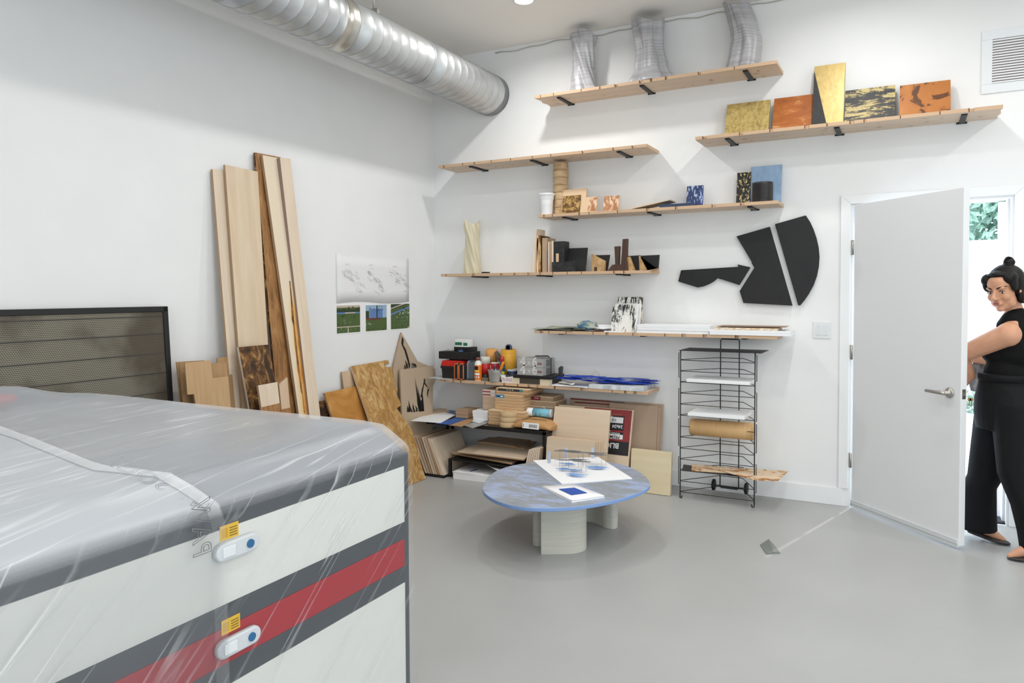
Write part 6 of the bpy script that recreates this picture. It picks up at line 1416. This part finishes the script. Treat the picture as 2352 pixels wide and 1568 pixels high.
tilt('black_sheet', 'black sheet lying under the burn-spotted plywood in the wire rack', [(1570, 1066), (1680, 1082), (1765, 1100), (1566, 1080)], zs, zs + .004, BLACKP, .003)
tilt('spotted_plywood', 'long burn-spotted plywood sheet sticking out of the right of the wire rack', [(1617, 1070), (1811, 1081), (1787, 1103), (1735, 1102)], zs + .010, zs + .010, SPOT, .004)
tilt('spotted_plywood', 'burn-spotted plywood sheet at the left in the wire rack, under the long one', [(1590, 1065), (1700, 1075), (1715, 1088), (1588, 1080)], zs + .005, zs + .005, SPOT, .004)

# ================================================================== the woman in the doorway
YP = .52
def W(px, py, dy=0.0): return Bw(px, py, YP - dy)
SKIN = NZ('skin', [(0.3, (196, 144, 114)), (0.7, (210, 160, 130))], (9, 9, 9), 3, .5, spec=.35)
HAIR = NZ('hair', [(0.3, (9, 8, 8)), (0.7, (22, 17, 15))], (60, 60, 14), 5, .5, bump=.3, spec=.25)
TANK = S('black_knit', (10, 10, 12), .8, spec=.2)
PANT = NZ('black_twill', [(0.3, (7, 8, 10)), (0.7, (11, 12, 15))], (40, 40, 10), 3, .75, spec=.25)
SHOE = NZ('dark_leather', [(0.3, (36, 31, 29)), (0.7, (56, 49, 46))], (20, 20, 20), 3, .45)
pw_ = thing('person', 'woman with dark pinned-up hair, black sleeveless top and wide trousers, in the doorway looking back', 'person', (4.28, -.52, 0))
class Blob:
    def __init__(s): s.mb = MB()
    def ell(s, c, r, M=None): s.mb.sphere(c, r, M, 18, 12); return s
    def limb(s, pts, rs, k=7):
        for (a, b), (r0, r1) in zip(zip(pts, pts[1:]), zip(rs, rs[1:])):
            a, b = V(a), V(b)
            n = max(2, int((b - a).length / (min(r0, r1) * .35)))
            for i in range(n + 1): t = i / n; s.mb.sphere(a + (b - a) * t, r0 + (r1 - r0) * t, None, 12, 8)
        return s
    def fuse(s, name, mat, voxel, it=4, parent=pw_):
        o = s.mb.build(name, mat, parent)
        m = o.modifiers.new('r', 'REMESH'); m.mode = 'VOXEL'; m.voxel_size = voxel
        q = o.modifiers.new('s', 'SMOOTH'); q.iterations = it; q.factor = .5
        dg = bpy.context.evaluated_depsgraph_get(); me = bpy.data.meshes.new_from_object(o.evaluated_get(dg)); o.modifiers.clear()
        old = o.data; o.data = me; me.name = name; bpy.data.meshes.remove(old)
        for p in me.polygons: p.use_smooth = True
        me.materials.clear(); me.materials.append(mat); return o
# head frame: f forward, l her left, u up
HS = 1.07
hc = W(2307, 664); f_h = V((-.56, -.80, -.20)).normalized(); u_h = (V((-.06, .0, 1)) - f_h * V((-.06, .0, 1)).dot(f_h)).normalized(); l_h = u_h.cross(f_h)
HM = Matrix((f_h, l_h, u_h)).transposed() * HS
def hp(a, b, c): return hc + (f_h * a + l_h * b + u_h * c) * HS
bd = Blob()
E3 = lambda c, r: bd.ell(hp(*c), r, HM)
E3((-.018, 0, .032), (.090, .072, .080)); E3((.028, 0, -.022), (.056, .060, .072)); E3((.030, 0, -.072), (.042, .045, .038)); E3((.060, 0, -.094), (.020, .020, .016))
E3((.046, 0, .040), (.042, .056, .046)); E3((.022, .040, -.055), (.036, .020, .040)); E3((.022, -.040, -.055), (.036, .020, .040))
for s in (1, -1):
    E3((.056, .034 * s, -.030), (.026, .024, .024)); E3((.076, .028 * s, .021), (.014, .022, .009)); E3((.097, .011 * s, -.035), (.010, .008, .008))
    E3((-.008, .074 * s, -.012), (.016, .008, .028))
    E3((.070, .031 * s, -.001), (.010, .016, .011))
bd.limb([hp(.080, 0, .014), hp(.094, 0, -.010), hp(.107, 0, -.030)], [.009, .010, .0125]); E3((.078, 0, -.062), (.018, .026, .014))
nb = W(2335, 734, .04); bd.limb([hp(-.03, 0, -.06), hp(-.045, 0, -.10), nb], [.050, .048, .055])
# torso under the clothes
ch, wa, pe = W(2320, 800, .04), W(2310, 858, .03), W(2306, 915, .02)
TA = math.radians(-35); TM = Matrix.Rotation(TA, 3, 'Z')
bd.ell(ch, (.125, .10, .13), TM); bd.ell(wa, (.105, .085, .12), TM); bd.ell(pe, (.115, .095, .10), TM)
# near (left) arm reaches behind the door leaf to the outside lever
shl = W(2316, 768, -.07); elb = W(2204, 816, .05)
hnd = dp(DW - .13, TH + .062, .915); wri = hnd + V((.075, .045, .075))
bd.ell(shl, (.066, .064, .068)); bd.limb([shl, shl * .55 + elb * .45, elb, elb * .6 + wri * .4, wri], [.065, .059, .047, .042, .027])
bd.limb([nb, shl], [.050, .050])
def hand(wr, palm_dir, side, curl_dir, k):
    """palm with four bent fingers and a thumb"""
    pd = V(palm_dir).normalized(); sd = V(side); sd = (sd - pd * sd.dot(pd)).normalized(); cd = V(curl_dir); cd = (cd - pd * cd.dot(pd)).normalized()
    for q in (-1.5, -.5, .5, 1.5): k.limb([wr, wr + pd * .045 + sd * q * .014, wr + pd * .085 + sd * q * .0185], [.018, .015, .0115])
    for q, L_ in ((-1.5, .052), (-.5, .068), (.5, .074), (1.5, .066)):
        a = wr + pd * .088 + sd * q * .0195; b = a + (pd * .75 + cd * .66) * L_ * .42; c = b + (pd * .1 + cd) * L_ * .34; e = c + (-pd * .55 + cd * .8) * L_ * .26
        k.limb([a, b, c, e], [.0095, .0088, .0080, .0070])
    a = wr + pd * .022 + sd * .024; b = a + (sd * .7 + pd * .55 + cd * .2) * .036; c = b + (sd * .1 + pd * .75 + cd * .65) * .032; e = c + (-sd * .4 + pd * .4 + cd * .8) * .024
    k.limb([a, b, c, e], [.015, .0115, .010, .008])
hand(wri, (hnd - wri) + V((0, 0, .02)), (0, 0, 1), V((0, -1, -.2)), bd)
# far (right) arm carries a bag on the far side
shr = W(2352, 778, .20); elr = W(2330, 836, .30); wrr = W(2226, 822, .31)
bd.limb([nb, shr], [.050, .050]); bd.limb([shr, shr * .5 + elr * .5, elr, wrr], [.054, .048, .040, .027])
hand(wrr, (-1, .1, -.12), (0, .35, 1), (0, -.5, -1), bd)
# legs
hipN, hipF = W(2326, 940, -.06), W(2290, 940, .09)
kneN, kneF = W(2330, 1092, -.10), W(2262, 1092, .12)
ankN = Fl(2366, 1268, .085); ankF = Fl(2252, 1222, .085)
ankN = V((4.505, -.662, .085)); ankF = V((4.215, -.365, .085))
bd.limb([pe, hipN, kneN, ankN], [.09, .078, .052, .034]); bd.limb([pe, hipF, kneF, ankF], [.09, .078, .052, .034])
toeN = V((4.335, -.694, .020)); toeF = V((4.235, -.42, .02))
bd.limb([ankN + V((.02, 0, -.045)), ankN * .5 + toeN * .5 + V((-.02, 0, .004)), toeN], [.034, .030, .018]); bd.limb([ankF + V((.02, 0, -.045)), ankF * .5 + V((4.32, -.40, .025)) * .5, V((4.33, -.405, .022))], [.034, .030, .018])
body = bd.fuse('body', SKIN, .0052, 4)
# eyes, brows, lips
for s in (1, -1):
    ey = MB().sphere(hp(.0700, .031 * s, -.002), (.0115, .0125, .0072), HM, 16, 10).build('eye', S('eye_white', (226, 222, 216), .25), pw_)
    gz = -.004
    MB().sphere(hp(.0785, .031 * s + .002, -.0035), (.0038, .0056, .0056), HM, 14, 8).build('iris', S('iris_brown', (38, 26, 20), .2), ey)
    P = [hp(.0765 + .0055 * math.sin(t * 3.14), (.031 + (t - .5) * .028) * s, .0022 + .0030 * math.sin(t * 3.14)) for t in [k / 6 for k in range(7)]]
    lab(MB().tube(P, .0019, 6).build('eyelid', S('lash', (30, 22, 20), .5), pw_), 'dark upper lash line')
    P = [hp(.0905 - .030 * t * t, (.013 + .040 * t) * s, .0185 + .009 * math.sin(t * 2.2)) for t in [k / 6 for k in range(7)]]
    MB().tube(P, [.0030, .0036, .0036, .0033, .0028, .0022, .0012], 6).build('eyebrow', HAIR, pw_)
lp_ = Blob(); lp_.ell(hp(.0925, 0, -.057), (.0058, .0185, .0040), HM).ell(hp(.0915, 0, -.0650), (.0062, .016, .0050), HM)
lp_.fuse('lips', S('lips', (160, 92, 84), .45), .0016, 3)
hr = Blob()
for c, r in (((-.030, 0, .050), (.092, .083, .080)), ((-.075, 0, .005), (.058, .074, .080)), ((-.030, .064, .010), (.050, .022, .062)), ((-.012, -.064, .014), (.055, .022, .060)),
             ((.034, -.058, .060), (.042, .030, .034)), ((.024, .054, .064), (.046, .032, .034)), ((.040, 0, .088), (.034, .05, .018)), ((.044, -.064, .034), (.024, .016, .036)), ((.026, .068, .030), (.026, .014, .040)), ((-.01, .074, -.045), (.022, .014, .03)), ((-.05, .055, -.04), (.04, .03, .05)),
             ((-.060, 0, -.055), (.040, .055, .040))):
    hr.ell(hp(*c), r, HM)
bc = hp(-.062, .010, .135); r2 = random.Random(12)
hr.ell(bc, (.030, .028, .024)); hr.ell(hp(-.055, 0, .11), (.035, .035, .02), HM)
hair = hr.fuse('hair', HAIR, .004, 2)
cu = MB()
for k in range(9):
    a0 = r2.uniform(0, 6.28); tl_ = r2.uniform(-.8, .8); c = bc + V((r2.uniform(-.018, .018), r2.uniform(-.015, .015), r2.uniform(-.006, .012)))
    e1 = V((math.cos(a0), math.sin(a0), 0)); e2 = V((-math.sin(a0) * tl_, math.cos(a0) * tl_, 1)).normalized(); rr = r2.uniform(.012, .022)
    cu.tube([c + e1 * rr * math.cos(t) + e2 * rr * math.sin(t) for t in [j * .5 for j in range(11)]], [.004] * 9 + [.003, .0015], 6)
cu.build('bun_curls', HAIR, hair)
hb_ = MB()
st = MB()
for k in range(14):
    s = 1 if k % 2 else -1; a = hp(.052 - .01 * k % .02, r2.uniform(-.03, .03), .094); b = hp(.030, (.058 + .012 * r2.random()) * s, .05); c = hp(.010, (.074 + .008 * r2.random()) * s, -.02 - .03 * r2.random())
    st.tube([a, a * .4 + b * .6 + u_h * .012, b, c], [.003, .004, .004, .001], 5)
st.build('loose_strands', HAIR, hair)
er = MB().sphere(hp(-.002, .0815, -.048), (.005, .004, .009), HM, 10, 8).build('earring', S('gold_earring', (206, 160, 80), .25, 1), pw_)
# sleeveless top
tk = Blob()
tk.ell(ch + V((0, 0, -.01)), (.137, .112, .135), TM); tk.ell(ch + V((-.035, .0, -.03)), (.115, .095, .075), TM); tk.ell(wa, (.117, .097, .115), TM); tk.ell(W(2308, 880, .02), (.128, .105, .06), TM)
tk.limb([W(2333, 762, -.01), W(2334, 745, .02), W(2335, 728, .035)], [.066, .064, .061]); tk.limb([W(2346, 765, .12), W(2338, 747, .06)], [.062, .047]); tk.ell(W(2346, 780, .04), (.085, .075, .06), TM); tk.limb([W(2304, 748, .02), W(2322, 734, .0)], [.036, .050])
top = tk.fuse('sleeveless_top', TANK, .0065, 4)
# trousers: lofted legs with flat hems, fused at the hips
def ringpts(mb, c, rx, ry, rot, n=26, k=.0):
    return [mb.pt(V(c) + Matrix.Rotation(rot, 3, 'Z') @ V((math.cos(2 * math.pi * j / n) * rx * (1 + k * math.sin(5 * 2 * math.pi * j / n + c[2] * 6)), math.sin(2 * math.pi * j / n) * ry * (1 + k * math.cos(4 * 2 * math.pi * j / n + c[2] * 5)), 0))) for j in range(n)]
pt_ = Blob(); m = pt_.mb
bw = W(2307, 858, .02)
m.loft([ringpts(m, c, rx, ry, TA) for c, rx, ry in ((bw, .122, .102), (W(2306, 885, .02), .137, .112), (W(2306, 915, .02), .155, .125), (W(2306, 950, .02), .158, .13), (W(2306, 985, .02), .145, .12))])
m.loft([ringpts(m, c, rx, ry, -.3, k=.03) for c, rx, ry in ((W(2322, 890, -.02), .098, .092), (W(2330, 930, -.05), .112, .105), (W(2332, 1000, -.07), .105, .098), (W(2336, 1090, -.10), .094, .09), (V((4.425, -.640, .30)), .090, .086), (V((4.458, -.650, .16)), .094, .087), (V((4.478, -.655, .045)), .098, .088))])
m.loft([ringpts(m, c, rx, ry, -.3, k=.03) for c, rx, ry in ((W(2288, 930, .09), .105, .10), (W(2278, 1000, .11), .100, .096), (W(2263, 1092, .13), .092, .090), (V((4.207, -.375, .32)), .090, .088), (V((4.205, -.370, .18)), .094, .088), (V((4.206, -.368, .055)), .098, .090))])
tr = pt_.fuse('trousers', PANT, .0075, 3)
bb = MB(); ca_ = W(2306, 866, .02)
bb.loft([ringpts(bb, ca_ + V((0, 0, dz)), .128 + .006 * q, .108 + .006 * q, TA, 40) for dz, q in ((-.022, 0), (-.020, 1), (.018, 1), (.020, 0))]).build('waistband', PANT, tr)
def shoe(name_lab, heel, toe, hgt):
    d = (toe - heel); d.z = 0; L_ = d.length; d.normalize(); s = V((-d.y, d.x, 0)); mb = MB(); R = []
    for t, wv, h0 in ((0, .012, .030), (.04, .026, .045), (.2, .033, .048), (.42, .034, .034), (.62, .042, .026), (.8, .042, .024), (.93, .030, .020), (1, .010, .010)):
        c = heel + d * L_ * t; lift = hgt * max(0, (.6 - t)) / .6; R.append([])
        for j in range(14):
            a = 2 * math.pi * j / 14; R[-1].append(mb.pt(c + s * math.cos(a) * wv + V((0, 0, .003 + lift + h0 / 2 * (1 + math.sin(a))))))
    mb.loft(R); o = mb.build('shoe', SHOE, pw_, subd=1); lab(o, name_lab); return o
shoe('dark ballet flat nearest the camera', V((4.560, -.660, 0)), V((4.318, -.700, 0)), 0)
shoe('dark leather shoe of the far foot', V((4.155, -.345, 0)), V((4.365, -.435, 0)), .02)
# bag on the far hand
bgm = NZ('grey_streaked_cloth', [(0.35, (66, 64, 66)), (0.5, (120, 118, 120)), (0.65, (176, 174, 174))], (26, 26, 5), 5, .8, .5)
b0 = W(2250, 846, .31); bg_ = thing('tote_bag', 'grey streaked cloth bag hanging from the far hand of the woman', 'bag', (b0.x, b0.y, b0.z - .14))
mb = MB(); mb.loft([ringpts(mb, b0 + V((0, 0, dz)), rx, ry, .2, 24, .05) for dz, rx, ry in ((.03, .050, .02), (.01, .056, .026), (-.05, .058, .032), (-.11, .052, .034), (-.14, .044, .028), (-.145, .02, .012))]); mb.build('bag_body', bgm, bg_)
MB().tube([b0 + V((-.03, 0, .028)), b0 + V((-.028, 0, .05)), b0 + V((0, 0, .062)), b0 + V((.028, 0, .05)), b0 + V((.03, 0, .028))], .005, 8).build('bag_handle', bgm, bg_)
